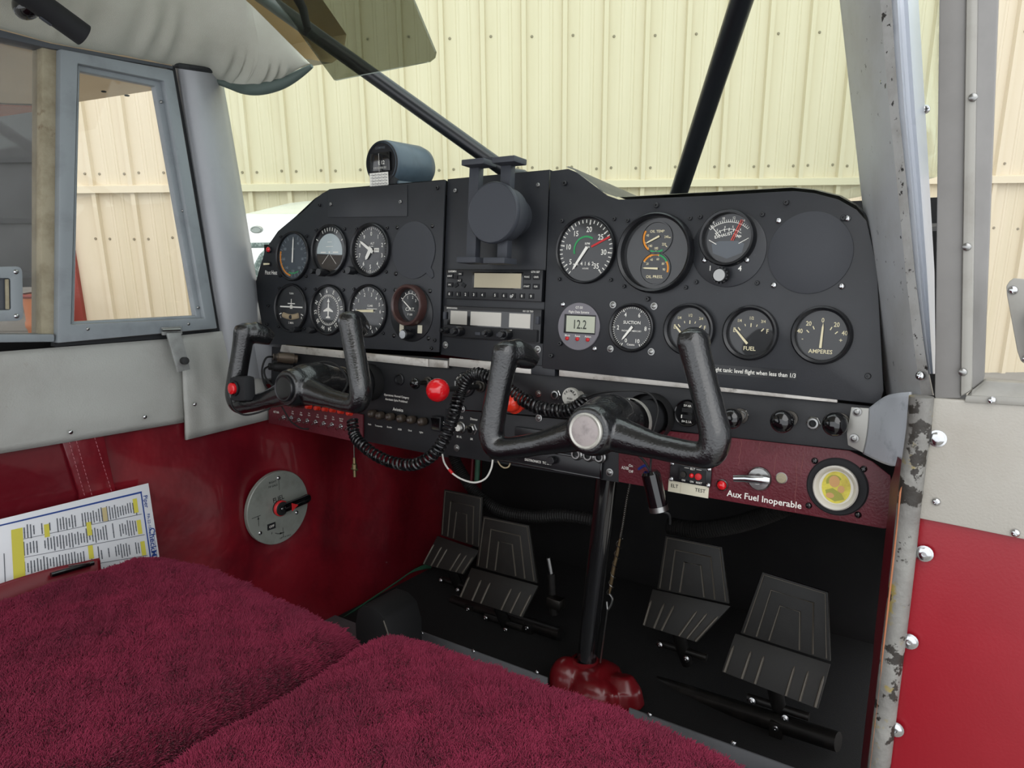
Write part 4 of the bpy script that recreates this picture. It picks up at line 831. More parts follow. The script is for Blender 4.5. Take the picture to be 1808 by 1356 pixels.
# ---------- phone holder
u, h = onP(866, 375, .03)
t = thing('phone_holder', 'charcoal magnetic phone holder with round disc and four claws', 'phone holder', PT(u, h, 0))
def ph(px, py, z): a = onP(px, py, z); return (a[0]-u, a[1]-h)
b = MB(); c_ = ph(868, 375, .045); b.lathe([(.0385, .038), (.0385, .0425), (.037, .0445), (.0365, .0440), (0, .0440)], 48, Matrix.Translation((*c_, 0))); b.build('magnet_disc', 'mount_grey', t)
b = MB(); b.lathe([(.034, .022), (.034, .034), (.031, .038)], 40, Matrix.Translation((c_[0]+.006, c_[1]-.001, 0))); b.build('disc_backing', 'mount_dark', t)
b = MB(); b.lathe([(.024, -.005), (.024, .008), (.016, .012), (.013, .024)], 32, Matrix.Translation((c_[0]+.004, c_[1], 0))); b.build('base_mount', 'mount_dark', t)
for s_, a, e in ((-1, (835, 300, .03), (835, 450, .03)), (1, (893, 290, .03), (888, 455, .03))):
    A = ph(*a); E_ = ph(*e); x = (A[0]+E_[0])/2; b = MB(); b.box((x, (A[1]+E_[1])/2, .026), (.0155, A[1]-E_[1]+.012, .011)); b.build('side_rail', 'mount_grey', t, True, .0012)
for nm, py, x0, x1_, zz in (('claw', 286, 817, 856, .047), ('claw', 281, 868, 908, .050), ('claw', 459, 808, 842, .047), ('claw', 460, 855, 893, .047)):
    A = ph(x0, py, zz); E_ = ph(x1_, py, zz); b = MB(); b.box(((A[0]+E_[0])/2, (A[1]+E_[1])/2, .036), (E_[0]-A[0], .0075, .028)); b.build(nm, 'mount_grey', t, True, .0015)
for py in (283, 460):
    A = ph(850, py, .03); b = MB(); b.box((A[0]+.004, A[1], .026), (.03, .006, .009)); b.build('cross_rail', 'mount_dark', t, True, .001)
# ---------- compass
cx_ = onY(683, 289, .03); t = thing('magnetic_compass', 'grey cylindrical compass with correction card on the glareshield', 'compass', Matrix.Translation((cx_.x, cx_.y, .128)))
z0 = cx_.z-.128; Mk = Matrix.Translation((0, 0, z0)) @ Matrix.Rotation(-math.pi/2, 4, 'X') @ Matrix.Scale(-1, 4, (0, 1, 0)) if False else Matrix.Translation((0, 0, z0)) @ Matrix.Rotation(math.pi/2, 4, 'X')
mat('compass_grey', '#4d5b66', .4, var=[(40, '#44515b', .5, .7)])
b = MB(); b.lathe([(.029, .012), (.032, .010), (.0335, .004), (.0335, -.062), (.031, -.074), (.024, -.083), (0, -.086)], 48, Mk); b.build('housing', 'compass_grey', t, True, ang=50)
b = MB(); b.lathe([(0, .0095), (.029, .0095), (.0305, .0125), (.0320, .0105)], 48, Mk); b.build('front_bezel', 'soft_black', t)
b = MB(); b.box((0, -.0125, z0+.001), (.040, .005, .028)); b.build('window', 'gloss_black', t, True, .003); b = MB(); b.text('E 12', .004, .0, .0075); b.rect(-.001, 0, .0005, .026); b.ticks(0, .001, [0], .0001); [b.rect(-.011+.0026*i, -.0075, .0007, .003) for i in range(10)]; o = b.build('card_marks', 'white', t, False); o.matrix_local = Matrix.Translation((0, -.0156, z0)) @ Matrix.Rotation(math.pi/2, 4, 'X')
b = MB(); b.text('COMPASS', 0, .0215, .0045); o = b.build('bezel_text', 'dim_ink', t, False); o.matrix_local = Matrix.Translation((0, -.0132, z0)) @ Matrix.Rotation(math.pi/2, 4, 'X')
b = MB(); b.box((.012, .03, z0-.036), (.030, .07, .020)); b.build('bracket', 'compass_grey', t, True, .002); b = MB(); b.box((.004, -.006, z0-.030), (.040, .012, .024)); b.build('lamp_housing', 'soft_black', t, True, .002)
b = MB(); b.box((-.003, -.0145, z0-.0265), (.037, .0012, .025)); b.build('correction_card', 'white', t, True)
b = MB()
for i in range(6): b.rect(-.003, -.0015+.0042*i-.0365+.0 , .033, .0004)
for i in range(5): b.rect(-.016+.0065*i, -.0265, .0004, .023)
for i in range(5):
    for j in range(5): b.text('%02d' % ((i*37+j*53) % 36), -.0128+.0065*j, -.0345+.0042*i, .0028)
o = b.build('card_print', 'ink', t, False); o.matrix_local = Matrix.Translation((0, -.0153, z0)) @ Matrix.Rotation(math.pi/2, 4, 'X')
# ================================================================== LOWER PANEL
ZL = -.010
low, LO = panel('lower_switch_panel', 'black lower panel with knobs and jacks under the worn silver strips', [(480, 612), (778, 632), (960, 655), (1545, 718), (1552, 800), (1284, 772), (1100, 748), (1085, 745), (800, 722), (790, 808), (640, 778), (640, 735), (478, 705)], ZL-.003, ZL, 'lower_black', .0006)
for a in (((498, 611), (777, 641), (777, 631), (500, 604)),):
    pass
for i, q in enumerate([[(497, 609), (756, 634), (756, 648), (494, 621)], [(757, 634), (790, 637), (790, 650), (757, 648)], [(793, 632), (943, 645), (943, 661), (792, 646)], [(987, 651), (1478, 697), (1478, 711), (987, 664)]]):
    iv = low.matrix_world.inverted(); P = pu(q, -.002)
    b = MB(); b.prism([((iv @ (PM @ Vector((x, y, 0)))).x, (iv @ (PM @ Vector((x, y, 0)))).y) for x, y in P], -.006, -.002); b.build('silver_strip', 'worn_alu', low, True, .0006)
P = [LO(*q).translation for q in ((944, 644), (986, 648), (986, 664), (944, 660))]
b = MB(); b.prism([(p.x, p.y) for p in P], ZL, -.001); b.build('strip_bracket', 'panel_black', low, True, .0006)
pl = LO(700, 703).translation; b = MB(); b.text('Operations: Normal Category', pl.x, pl.y+.0032, .0046, pl.z+.0004, 0, .9); b.text('Aerobatic Spins Prohibited', pl.x, pl.y-.0032, .0046, pl.z+.0004, 0, .9); q = LO(703, 723).translation; b.text('Avionics', q.x, q.y, .0068, q.z+.0004, 0, .9)
for s_, px, py in (('Radio', 653, 749), ('Transponder', 669, 752), ('Encoder', 688, 754), ('ADSB', 706, 758), ('Clock', 724, 760), ('Lights', 744, 763)): q = LO(px, py).translation; b.text(s_, q.x, q.y, .0036, q.z+.0004, 0, .85)
q = LO(931, 716).translation; b.text('Mixture', q.x, q.y, .0068, q.z+.0004); b.build('placard_text', 'white', low, False)
for q in ((951, 695),): hw('washer', low, LO(*q), s=.85)
for q in ((665, 648), (1110, 706)): hw('phil', low, LO(*q), s=.7)
# left breaker strip (red)
bs, BS = panel('breaker_strip', 'dark red circuit breaker strip with rows of red buttons and toggles', [(474, 704), (640, 732), (640, 783), (474, 747)], ZL+.0002, ZL+.004, 'strip_red', .001)
ZB = ZL+.004
b = MB()
for i, (x, y) in enumerate(zip((488, 517, 532, 546, 561, 575, 588.6, 602.7, 618), (729, 728, 730, 731, 734, 736, 738, 741, 744))):
    q = BS(x, y).translation
    for j, s_ in enumerate((('ALT 60A', ''), ('Fuel', 'Pump'), ('Fuel', 'Gauge'), ('Inst', 'Lights'), ('12V', 'Outlet'), ('Land', 'Light'), ('Nav', 'Lights'), ('Anti Col', 'Strobe'), ('Master', ''))[i]): b.text(s_, q.x, q.y+.0016-.0034*j, .0032 if i else .005, q.z+.0004, 0, .8)
b.build('strip_text', 'white', bs, False)
def br(m):
    b = MB(); b.lathe([(.0046, 0), (.0046, .001), (.0038, .0012), (.0036, .008), (.0030, .0088), (0, .0088)], 16); o = b.build('x', m, None); me = o.data; bpy.data.objects.remove(o); return me
mb_r, mb_g = br('red_orange'), br('knob_brown')
for i, (x, y) in enumerate(zip((504, 517, 532, 546, 561, 575, 588.6, 602.7, 618), (713, 717, 718, 719.5, 722, 724, 725.5, 728, 731))): link('breaker_button', mb_g if i == 2 else mb_r, bs, BS(x+2, y-2))
b = MB(); b.lathe([(.0042, 0), (.0042, .0014), (.0026, .0016), (.0026, .004), (0, .004)], 12); b.cyl((0, 0, .003), (.0, -.0035, .011), .0013, .0019, 10); o = b.build('toggle', 'chrome', None); me_t = o.data; bpy.data.objects.remove(o)
for x, y in zip((502, 515.5, 529, 543.5, 558.5, 572.7, 587, 602.7, 617), (737, 738, 742, 743, 745.5, 748, 750, 753, 754.5)): link('toggle', me_t, bs, BS(x, y))
# avionics switch knobs
for i, (x, y) in enumerate(zip((654.6, 668, 686, 705.5, 723.7, 742.9), (731, 734, 736.5, 739.5, 741.5, 745))):
    u, h = onP(x, y, .002); t = thing('avionics_knob', 'dark brown pull knob, %s in the row over the avionics labels' % ('first', 'second', 'third', 'fourth', 'fifth', 'last')[i], 'knob', PT(u, h, ZL), 'avionics pull knobs')
    b = MB(); b.lathe([(.0055, 0), (.0055, .0012), (.003, .0014), (.003, .004)], 16); b.build('collar', 'dark_steel', t)
    b = MB(); b.lathe([(.003, .003), (.0058, .004), (.0062, .009), (.0058, .0135), (.0042, .0155), (0, .0157)], 20); b.build('grip', 'knob_brown', t, True, ang=50)
    b = MB(); b.lathe([(.0020, .0157), (.0018, .0163), (0, .0164)], 12); b.build('centre_dot', 'steel', t)
u, h = onP(766, 749, .002); t = thing('rocker_switch', 'square black rocker switch beside the coiled cord', 'switch', PT(u, h, ZL)); b = MB(); b.box((0, 0, .004), (.0175, .0215, .008)); b.build('housing', 'bezel_black', t, True, .001); b = MB(); b.add([(-.0065, -.0085, .008), (.0065, -.0085, .008), (.0065, 0, .0088), (-.0065, 0, .0088), (.0065, .0085, .012), (-.0065, .0085, .012), (-.0065, .0085, .007), (.0065, .0085, .007)], [(0, 1, 2, 3), (3, 2, 4, 5), (5, 4, 7, 6)]); b.build('rocker', 'gloss_black', t)
# push-pull controls
def ppull(name, label, px, py, zb, r, m, shaft=.0032, shaft_m='dark_steel', sc=1, group=None, cat='knob'):
    u, h = onP(px, py, zb); t = thing(name, label, cat, PT(u, h, ZL), group)
    b = MB(); b.lathe([(.0085, 0), (.0085, .003), (.006, .0035), (.006, .007), (shaft, .008)], 18); b.build('bushing', 'dark_steel', t)
    b = MB(); b.cyl((0, 0, 0), (0, 0, zb-ZL), shaft, n=12); b.build('shaft', shaft_m, t)
    b = MB(); b.ball((0, 0, zb-ZL), r, 28, 18, (1, 1, sc)); b.build('ball', m, t); return t
ppull('throttle_control', 'big bright red ball knob on a long black shaft in the middle', 773, 689, .082, .0152, 'red_gloss', .0035, 'rubber_black')
ppull('mixture_control', 'orange-red knob half hidden behind a yoke horn', 903, 711, .030, .0125, 'red_orange')
b = MB(); b.lathe([(.006, .012), (.012, .020), (.015, .034), (.013, .036), (0, .037)], 24); b.build('flared_skirt', 'red_orange', bpy.data.objects['mixture_control'])
ppull('pull_knob', 'black ball knob just beside the red ball', 733, 677, .020, .0085, 'gloss_black', sc=.8, group='black ball knobs')
ppull('pull_knob', 'black ball knob behind the near yoke horn', 1292, 739, .022, .0112, 'gloss_black', sc=.85, group='black ball knobs')
ppull('pull_knob', 'black ball knob alone between yoke horn and open jack', 1381, 744, .022, .0122, 'gloss_black', sc=.85, group='black ball knobs')
ppull('pull_knob', 'black ball knob next to the pillar foot flange', 1474, 749, .022, .0122, 'gloss_black', sc=.85, group='black ball knobs')
u, h = onP(1006, 701, .016); t = thing('primer_knob', 'round silver primer knob with engraved lettering', 'knob', PT(u, h, ZL)); b = MB(); b.lathe([(.006, 0), (.006, .018), (.0112, .019), (.0118, .022), (.0112, .0255), (0, .026)], 28); b.build('knob_body', 'steel_matte', t) if 'steel_matte' in MT else (mat('steel_matte', '#c2c0b8', .4, .35, var=[(60, '#a9a79f', .5, .7)]), b.build('knob_body', 'steel_matte', t))
b = MB(); [b.text(c_, .0078*math.sin(a), .0078*math.cos(a), .0042, .0263, -a) for c_, a in zip('PRIMER', [-1.1, -.66, -.22, .22, .66, 1.1])]; b.text('PUSH', 0, -.002, .0032, .0263); b.text('LOCK', 0, -.006, .0028, .0263); b.build('engraving', 'ink', t, False)
def jack(label, px, py, z=ZL, r=.0072, name='headset_jack', group='headset jack sockets'):
    u, h = onP(px, py, z); t = thing(name, label, 'jack', PT(u, h, z), group)
    b = MB(); b.lathe([(r, 0), (r, .0022), (r*.82, .003)], 6); b.build('nut', 'steel', t, True, ang=20); b = MB(); b.lathe([(r*.78, .002), (r*.74, .0058), (r*.5, .006), (r*.45, .001)], 20); b.build('threaded_collar', 'steel', t); b = MB(); b.lathe([(r*.47, .0012), (0, .0012)], 14); b.build('socket_hole', 'ink', t); return t
jack('open headset jack beside the silver primer knob', 983, 697); jack('open jack with a cord end at the coiled cord tip', 1033, 709, r=.0085); jack('open jack between the two outer black ball knobs', 1437, 747, r=.0075); jack('small jack tucked behind the near yoke horn', 1313, 732, r=.0060)
t = thing('empty_socket', 'empty black socket hole left of the black ball knob', 'socket', PX(706, 670, ZL)); b = MB(); b.lathe([(.009, 0), (.009, .002), (.0072, .0026), (.0062, .0006)], 20); b.build('rim', 'bezel_black', t); b = MB(); b.lathe([(.0063, .0004), (0, .0004)], 18); b.build('hole', 'ink', t)
t = thing('ignition_switch', 'round silver ignition switch behind the coiled cord', 'switch', PX(822, 679, ZL)); b = MB(); b.lathe([(.0175, 0), (.0175, .002), (.0165, .003), (.0115, .0032), (.0105, .001)], 32); b.build('dial_plate', 'bezel_black', t); b = MB(); b.lathe([(.0135, .003), (.0138, .0045), (.0115, .0055), (.0105, .003)], 28); b.build('chrome_ring', 'steel', t); b = MB(); b.lathe([(.0100, .002), (.0098, .009), (.008, .011), (0, .011)], 24); b.build('barrel', 'dark_steel', t); b = MB(); b.box((0, 0, .017), (.0024, .013, .014)); b.build('key', 'steel', t, True, .0006)
b = MB(); [b.text(s_, .0152*math.sin(a), .0152*math.cos(a), .0028, .0033, -a) for s_, a in (('OFF', -1.0), ('R', -.5), ('L', 0), ('BOTH', .6), ('START', 1.3))]; b.build('position_marks', 'white', t, False)
# USB charger
u, h = onP(1212, 730, -.004); t = thing('usb_charger', 'round black charger socket showing white printed text', 'charger', PT(u, h, ZL)); b = MB(); b.lathe([(.0158, 0), (.0158, .004), (.0148, .0055), (.0138, .005), (.0136, .004), (0, .004)], 36); b.build('body', 'gloss_black', t)
for y in (.0035, -.0042): b = MB(); b.box((0, y, .0044), (.0125, .0045, .0008)); b.build('port', 'ink', t)
b = MB(); b.text('5V-4A', 0, .0088, .0036, .0044); b.text('5V-2.1A', 0, -.0095, .0036, .0044); b.rect(-.006, -.0042, .0012, .004, .0050); b.build('print', 'white', t, False)
# centre sub panel with intercom
cb, CB = panel('switch_console', 'black lower centre plate carrying small switches and intercom', [(786, 722), (1100, 750), (1093, 852), (786, 803)], ZL+.0002, ZL+.0012, 'lower_black', .0004)
for q in ((807, 791), (952, 738), (1077, 834), (817, 722)): hw('washer', cb, CB(*q), s=.95)
b = MB()
for s_, px, py, sz in (('FLD.', 815, 737, .0045), ('Dimmer', 837, 740, .0045), ('BK XL', 811, 771, .004), ('EIK', 833, 775, .004), ('On', 784.5, 747, .0055)): q = CB(px, py).translation; b = MB(); b.text(s_, q.x, q.y, sz, q.z+.0004, 0, .85); b.build('plate_text', 'white', cb, False)
for lab, px, py, m in (('small round push switch with pale centre under FLD label', 812, 755, 0), ('small hex-nut toggle under the dimmer label', 833, 758, 1)):
    u, h = onP(px, py, ZL+.004); t = thing('panel_switch', lab, 'switch', PT(u, h, ZL+.001), 'small centre switches'); b = MB(); b.lathe([(.0085, 0), (.0085, .002), (.0068, .0026), (.0066, .006), (.005, .007)], 6 if m else 24); b.build('nut', 'steel', t, True, ang=20); b = MB(); b.lathe([(.005, .006), (.0046, .009), (0, .0095)], 18) if not m else b.cyl((0, 0, .004), (-.002, .004, .014), .0018, .0024); b.build('button' if not m else 'lever', 'white' if not m else 'steel', t)
q0, q1 = CB(868, 800).translation, CB(1066, 822).translation
it = thing('intercom', 'black intercom box with a row of open jacks under the yoke', 'intercom', cb.matrix_world @ Matrix.Translation(((q0.x+q1.x)/2, (CB(970, 812).translation.y), ZL+.001)))
WI, HI = abs(q1.x-q0.x), .024
b = MB(); b.box((0, 0, .002), (WI, HI, .004)); b.build('faceplate', 'bezel_black', it, True, .0008)
b = MB(); b.box((0, -HI/2+.001, .0045), (WI, .0022, .003)); b.box((0, HI/2-.001, .0045), (WI, .0022, .003)); b.box((WI/2-.001, 0, .0045), (.0022, HI, .003)); b.build('rim', 'gloss_black', it, True, .0004)
for px, py in ((1017, 802), (1038, 804.5), (1058, 807)):
    iv = it.matrix_world.inverted(); u, h = onP(px, py, ZL+.008); p = iv @ (PM @ Vector((u, h, 0))); r = .0082
    b = MB(); b.lathe([(r, .004), (r, .006), (r*.8, .007), (r*.72, .009), (r*.5, .009), (r*.46, .005)], 20, Matrix.Translation((p.x, p.y, 0))); o = b.build('jack', 'steel', it); b = MB(); b.lathe([(r*.48, .0052), (0, .0052)], 14, Matrix.Translation((p.x, p.y, 0))); b.build('jack_hole', 'ink', o)
b = MB(); b.text('SIGTRONICS', -.016, -.004, .0045, .0043); b.text('TC 200', .006, -.004, .0045, .0043); b.build('faceplate_text', 'white', it, False)
knob(it, -.035, .001, .0052, .010, .004); knob(it, .016, .002, .0055, .010, .004)
b = MB(); iv = it.matrix_world.inverted(); b.box((-.02, .032, .004), (.05, .012, .006)); b.build('upper_bezel', 'bezel_black', it, True, .0008)
# right red strip
rs, RS = panel('placard_strip', 'cracked dark red strip lettered Aux Fuel Inoperable', [(1092, 752), (1284, 772), (1500, 796), (1540, 815), (1572, 840), (1585, 900), (1580, 922), (1562, 934), (1092, 851)], ZL+.0002, ZL+.003, 'strip_red', .001)
ZR = ZL+.003
b = MB(); q = RS(1348, 881).translation; b.text('Aux Fuel Inoperable', q.x, q.y, .0098, q.z+.0004, 0, 1.0); b.build('fuel_placard_text', 'white', rs, False); b = MB(); q = RS(1104, 826).translation; b.text('ADSB', q.x, q.y, .005, q.z+.0004, 0, .8)
for s_, px, py in (('On', 1114, 822), ('Off', 1114, 832)): q = RS(px, py).translation; b.text(s_, q.x, q.y, .0045, q.z+.0004)
b.build('strip_text', 'white', rs, False)
mat('crack_pink', '#8a5450', .6)
# cracks in the leatherette
b = MB()
for x0, ya, yb in ((1309, 776, 822), (1342, 780, 800), (1372, 800, 838), (1419, 800, 840), (1408, 815, 905)):
    pts = []; n = 7
    for i in range(n): q = RS(x0+random.uniform(-1.6, 1.6)-i*.8, ya+(yb-ya)*i/(n-1)).translation; pts.append(q+Vector((0, 0, .0001)))
    b.tube(pts, .00022, 5)
tag(b.build('surface_cracks', 'crack_pink', rs), kind='stuff')
# ELT remote
u, h = onP(1219, 837, ZR+.002); t = thing('elt_switch', 'small black emergency transmitter switch plate with red lights', 'switch', PT(u, h, ZR))
b = MB(); b.box((0, 0, .0015), (.049, .0225, .003)); b.build('plate', 'bezel_black', t, True, .0006); b = MB(); b.box((.003, -.0005, .0032), (.031, .0145, .0012)); b.build('inset', 'ink', t)
b = MB(); b.text('ELT', .003, .0068, .0036, .0042); b.rect(-.004, .0068, .006, .0004, .0042); b.rect(.0105, .0068, .006, .0004, .0042); b.build('heading_text', 'white', t, False)
for s_, x in (('ON', -.007), ('ON', .003), ('RESET', .0115)): b = MB(); b.text(s_, x, -.0080, .003, .0042, 0, .9); b.build('plate_text', 'white', t, False)
b = MB(); b.lathe([(.0036, .004), (.0034, .007), (0, .007)], 12, Matrix.Translation((-.007, -.001, 0))); b.build('toggle_nut', 'dark_steel', t); b = MB(); b.ball((.0025, -.001, .005), .0028); b.build('red_light', 'red_gloss', t); b = MB(); b.lathe([(.0040, .004), (.0038, .006), (.0026, .0066), (0, .0066)], 14, Matrix.Translation((.0105, -.001, 0))); b.build('reset_button', 'red', t)
for a in (-1, 1):
    for c_ in (-1, 1): hw('phil', t, Matrix.Translation((a*.0222, c_*.0092, .003)), s=.85)
u, h = onP(1215, 862, ZR+.001); t = thing('elt_placard', 'cream embossed label reading ELT and TEST', 'label', PT(u, h, ZR)); b = MB(); b.box((0, 0, .0006), (.0485, .0155, .0012)); b.build('tape', 'label_cream', t, True, .0003); b = MB(); b.text('ELT', -.0165, 0, .0058, .0014); b.text('TEST', .0145, 0, .0058, .0014); b.build('lettering', 'ink', t, False)
b = MB(); b.rect(-.009, 0, .0003, .0145, .0013); b.build('tape_seam', 'wire_tan', t, False)
t = thing('push_light', 'round red push button left of the chrome handle', 'button', PX(1274, 857, ZR+.004, None)); b = MB(); b.lathe([(.0066, -.004), (.0066, -.001), (.0058, .0)], 20); b.build('ring', 'steel', t); b = MB(); b.ball((0, 0, -.001), .0054, sc=(1, 1, .75)); b.build('lens', 'red_gloss', t)
u, h = onP(1339, 846, ZR+.006); t = thing('fuel_valve_handle', 'chrome lever on a round steel boss above the Aux Fuel lettering', 'handle', PT(u, h, ZR)); b = MB(); b.lathe([(.0128, 0), (.0128, .004), (.0115, .0055), (.006, .006), (.0055, .010), (0, .010)], 28); b.build('boss', 'steel', t); a = ppt = onP(1290, 847, .02); b = MB(); b.tube([(.013, .0015, .011), (.006, .0012, .0135), (-.012, .0002, .0150), (a[0]-u, a[1]-h, .018)], [.0040, .0045, .0042, .0036], 12, .6, (0, 1, 0)); b.build('lever', 'chrome', t)
t = thing('plug_button', 'small tan plug button right of the chrome handle', 'button', PX(1380, 844, ZR)); b = MB(); b.lathe([(.0056, 0), (.0056, .0016), (.0048, .0024), (0, .0027)], 20); b.build('cap', 'tan_dirty', t); b = MB(); b.lathe([(.0062, 0), (.0062, .0007), (.0056, .0008)], 20); b.build('rim', 'steel', t)
# medallion in air-vent ring
u, h = onP(1477, 860, ZR+.004); t = thing('medallion_vent', 'black round vent holding a white cup with a yellow oval picture', 'vent', PT(u, h, ZR))
b = MB(); b.lathe([(.0298, 0), (.0298, .002), (.0285, .0035), (.0215, .0035), (.020, .002), (0, .002)], 48); b.build('vent_ring', 'soft_black', t)
b = MB(); b.lathe([(.0185, .002), (.0212, .004), (.0218, .011), (.0205, .0125), (.0185, .011), (.0165, .006), (0, .0055)], 44, None, 1, 1.06); b.build('cup', 'medal_white', t)
b = MB(); b.lathe([(.0150, .0056), (.0150, .0066), (0, .0068)], 40, None, .92, 1.1); b.build('picture', 'medal_yellow', t)
b = MB(); b.disc(.0052, .0070, 20, (-.002, .006), 1.15); b.disc(.0034, .0070, 18, (.005, -.001), 1.1); b.disc(.004, .0070, 18, (-.005, -.009), .7); b.build('picture_faces', 'medal_skin', t, False)
b = MB(); b.arc(.0052, .0078, -110, 60, .0069, 20, (-.002, .005)); b.poly([(-.010, -.004), (-.003, -.001), (.006, -.006), (.009, -.011), (0, -.0145), (-.008, -.011)], .0069); b.build('picture_drapery', 'medal_robe', t, False)
for px, py in ((1438.7, 813.5), (1525, 828), (1428, 892.6), (1515, 909)): a = onP(px, py, ZR); hw('phil_black', t, Matrix.Translation((a[0]-u, a[1]-h, 0)), s=1.05)
# ---------- headset plugs and cords at the far edge
def plug(lab, a, c, z0, z1, m, m2):
    p0 = PM @ Vector((*onP(*c, z0), z0)); p1 = PM @ Vector((*onP(*a, z1), z1)); d = (p1-p0); t = thing('headset_plug', lab, 'plug', facing(p0, d.normalized()), 'headset plugs'); L = d.length
    b = MB(); b.lathe([(0, 0), (.007, 0), (.007, L*.12), (.0085, L*.14), (.009, L*.5), (.0075, L*.8), (.0060, L*.82), (.0052, L), (0, L)], 22); b.build('shell', m, t, True, ang=35)
    b = MB(); [b.lathe([(.0056, L*(.84+.05*i)), (.0062, L*(.86+.05*i)), (.0056, L*(.88+.05*i))], 16) for i in range(3)]; b.build('strain_relief', 'rubber_black', t); return p1
pa = plug('brownish metal headset plug above the black one', (482, 630), (524, 634), -.006, .028, 'plug_brown', 0); pb = plug('black headset plug under the brown one', (474, 647), (516, 648), -.006, .028, 'rubber_black', 0)
def cord(name, lab, pts, r, m='rubber_black', cat='cord', n=8, steps=6):
    P = [Vector(p) for p in pts]; fine = [cr(P, i/(steps*(len(P)-1))) for i in range(steps*(len(P)-1)+1)]; t = thing(name, lab, cat, Matrix.Translation(fine[0])); b = MB(); b.tube([p-fine[0] for p in fine], r, n); b.build('wire', m, t); return t
def PW_(px, py, z): return PM @ Vector((*onP(px, py, z), z))
cord('headset_cable', 'black wire looping down from the brownish headset plug', [pa, PW_(470, 632, .045), PW_(463, 650, .05), PW_(464, 668, .05), PW_(472, 686, .05), PW_(490, 700, .05)], .0016)
cord('headset_cable', 'black wire curving under the yoke from the black headset plug', [pb, PW_(467, 652, .045), PW_(468, 664, .05), PW_(476, 676, .05), PW_(492, 690, .05)], .0016)
cord('slack_wire', 'thin black wire trailing over the red breaker strip', [PW_(494, 712, .02), PW_(500, 722, .012), PW_(512, 742, .012), PW_(524, 752, .012), PW_(535, 757, .012), PW_(545, 757, .008)], .0013)
# bare grey duct behind the plugs
b = MB(); b.slab([onX(*q, -.50) for q in ((440, 605), (505, 605), (505, 668), (450, 668))], (-.01, 0, 0)); tag(b.build('trim_6', 'paint_grey'), 'pale metal side gusset behind the headset plugs', None, None, 'structure')

# ================================================================== CONTROL YOKES
def yoke(label, hub, rot, ptt):
    z = .13; u, h = onP(*hub, z); t = thing('control_yoke', label, 'yoke', PT(u, h, z) @ Matrix.Rotation(math.radians(rot), 4, 'Z'), 'control yokes')
    b = MB()
    for s_ in (-1, 1):
        k_ = 1.0 if s_ > 0 else (1.075 if ptt else 1.04)
        P = [Vector((p[0]*k_, p[1], p[2])) for p in ((0, .000, -.002), (s_*.030, -.008, -.003), (s_*.066, -.0165, 0), (s_*.104, -.0225, .003), (s_*.121, -.021, .004), (s_*.1265, -.006, .004), (s_*.123, .014, .003), (s_*.1170, .040, .001), (s_*.1105, .066, -.001), (s_*.1065, .084, -.002), (s_*.1060, .0925, -.003))]
        Rr = [.0215, .0180, .0130, .0124, .0142, .0152, .0145, .0140, .0145, .0155, .0130]
        F = 5; n = F*(len(P)-1); fine = [cr(P, i/n) for i in range(n+1)]; rr_ = [float(np.interp(i/n*(len(P)-1), range(len(P)), Rr)) for i in range(n+1)]
        b.tube(fine, rr_, 16, 1.0, (0, 1, 0))
        # thumb rest: head leaning forward and inward
        b.tube([(s_*.1065*k_, .082, -.001), (s_*.1020*k_, .083, -.016), (s_*.096*k_, .077, -.030), (s_*.091*k_, .071, -.038)], [.0140, .0165, .0140, .009], 14)
        b.ball((s_*.1055*k_, .0875, -.004), .0135, 18, 12, (1, .75, 1.1))
    b.lathe([(.0285, -.002), (.0270, .012), (.0235, .0215), (0, .0225)], 32)
    b.tube([(0, 0, .004), (0, .003, -.015), (0, .006, -.035), (0, .004, -.055), (0, 0, -.075)], [.027, .030, .0285, .0245, .0235], 24, 1, (0, 1, 0))
    o = b.build('yoke_casting', 'yoke_black', t, True, ang=80)
    rm = o.modifiers.new('r', 'REMESH'); rm.mode = 'VOXEL'; rm.voxel_size = .0016; rm.use_smooth_shade = True
    sm = o.modifiers.new('s', 'SMOOTH'); sm.factor = .5; sm.iterations = 9
    return t, z
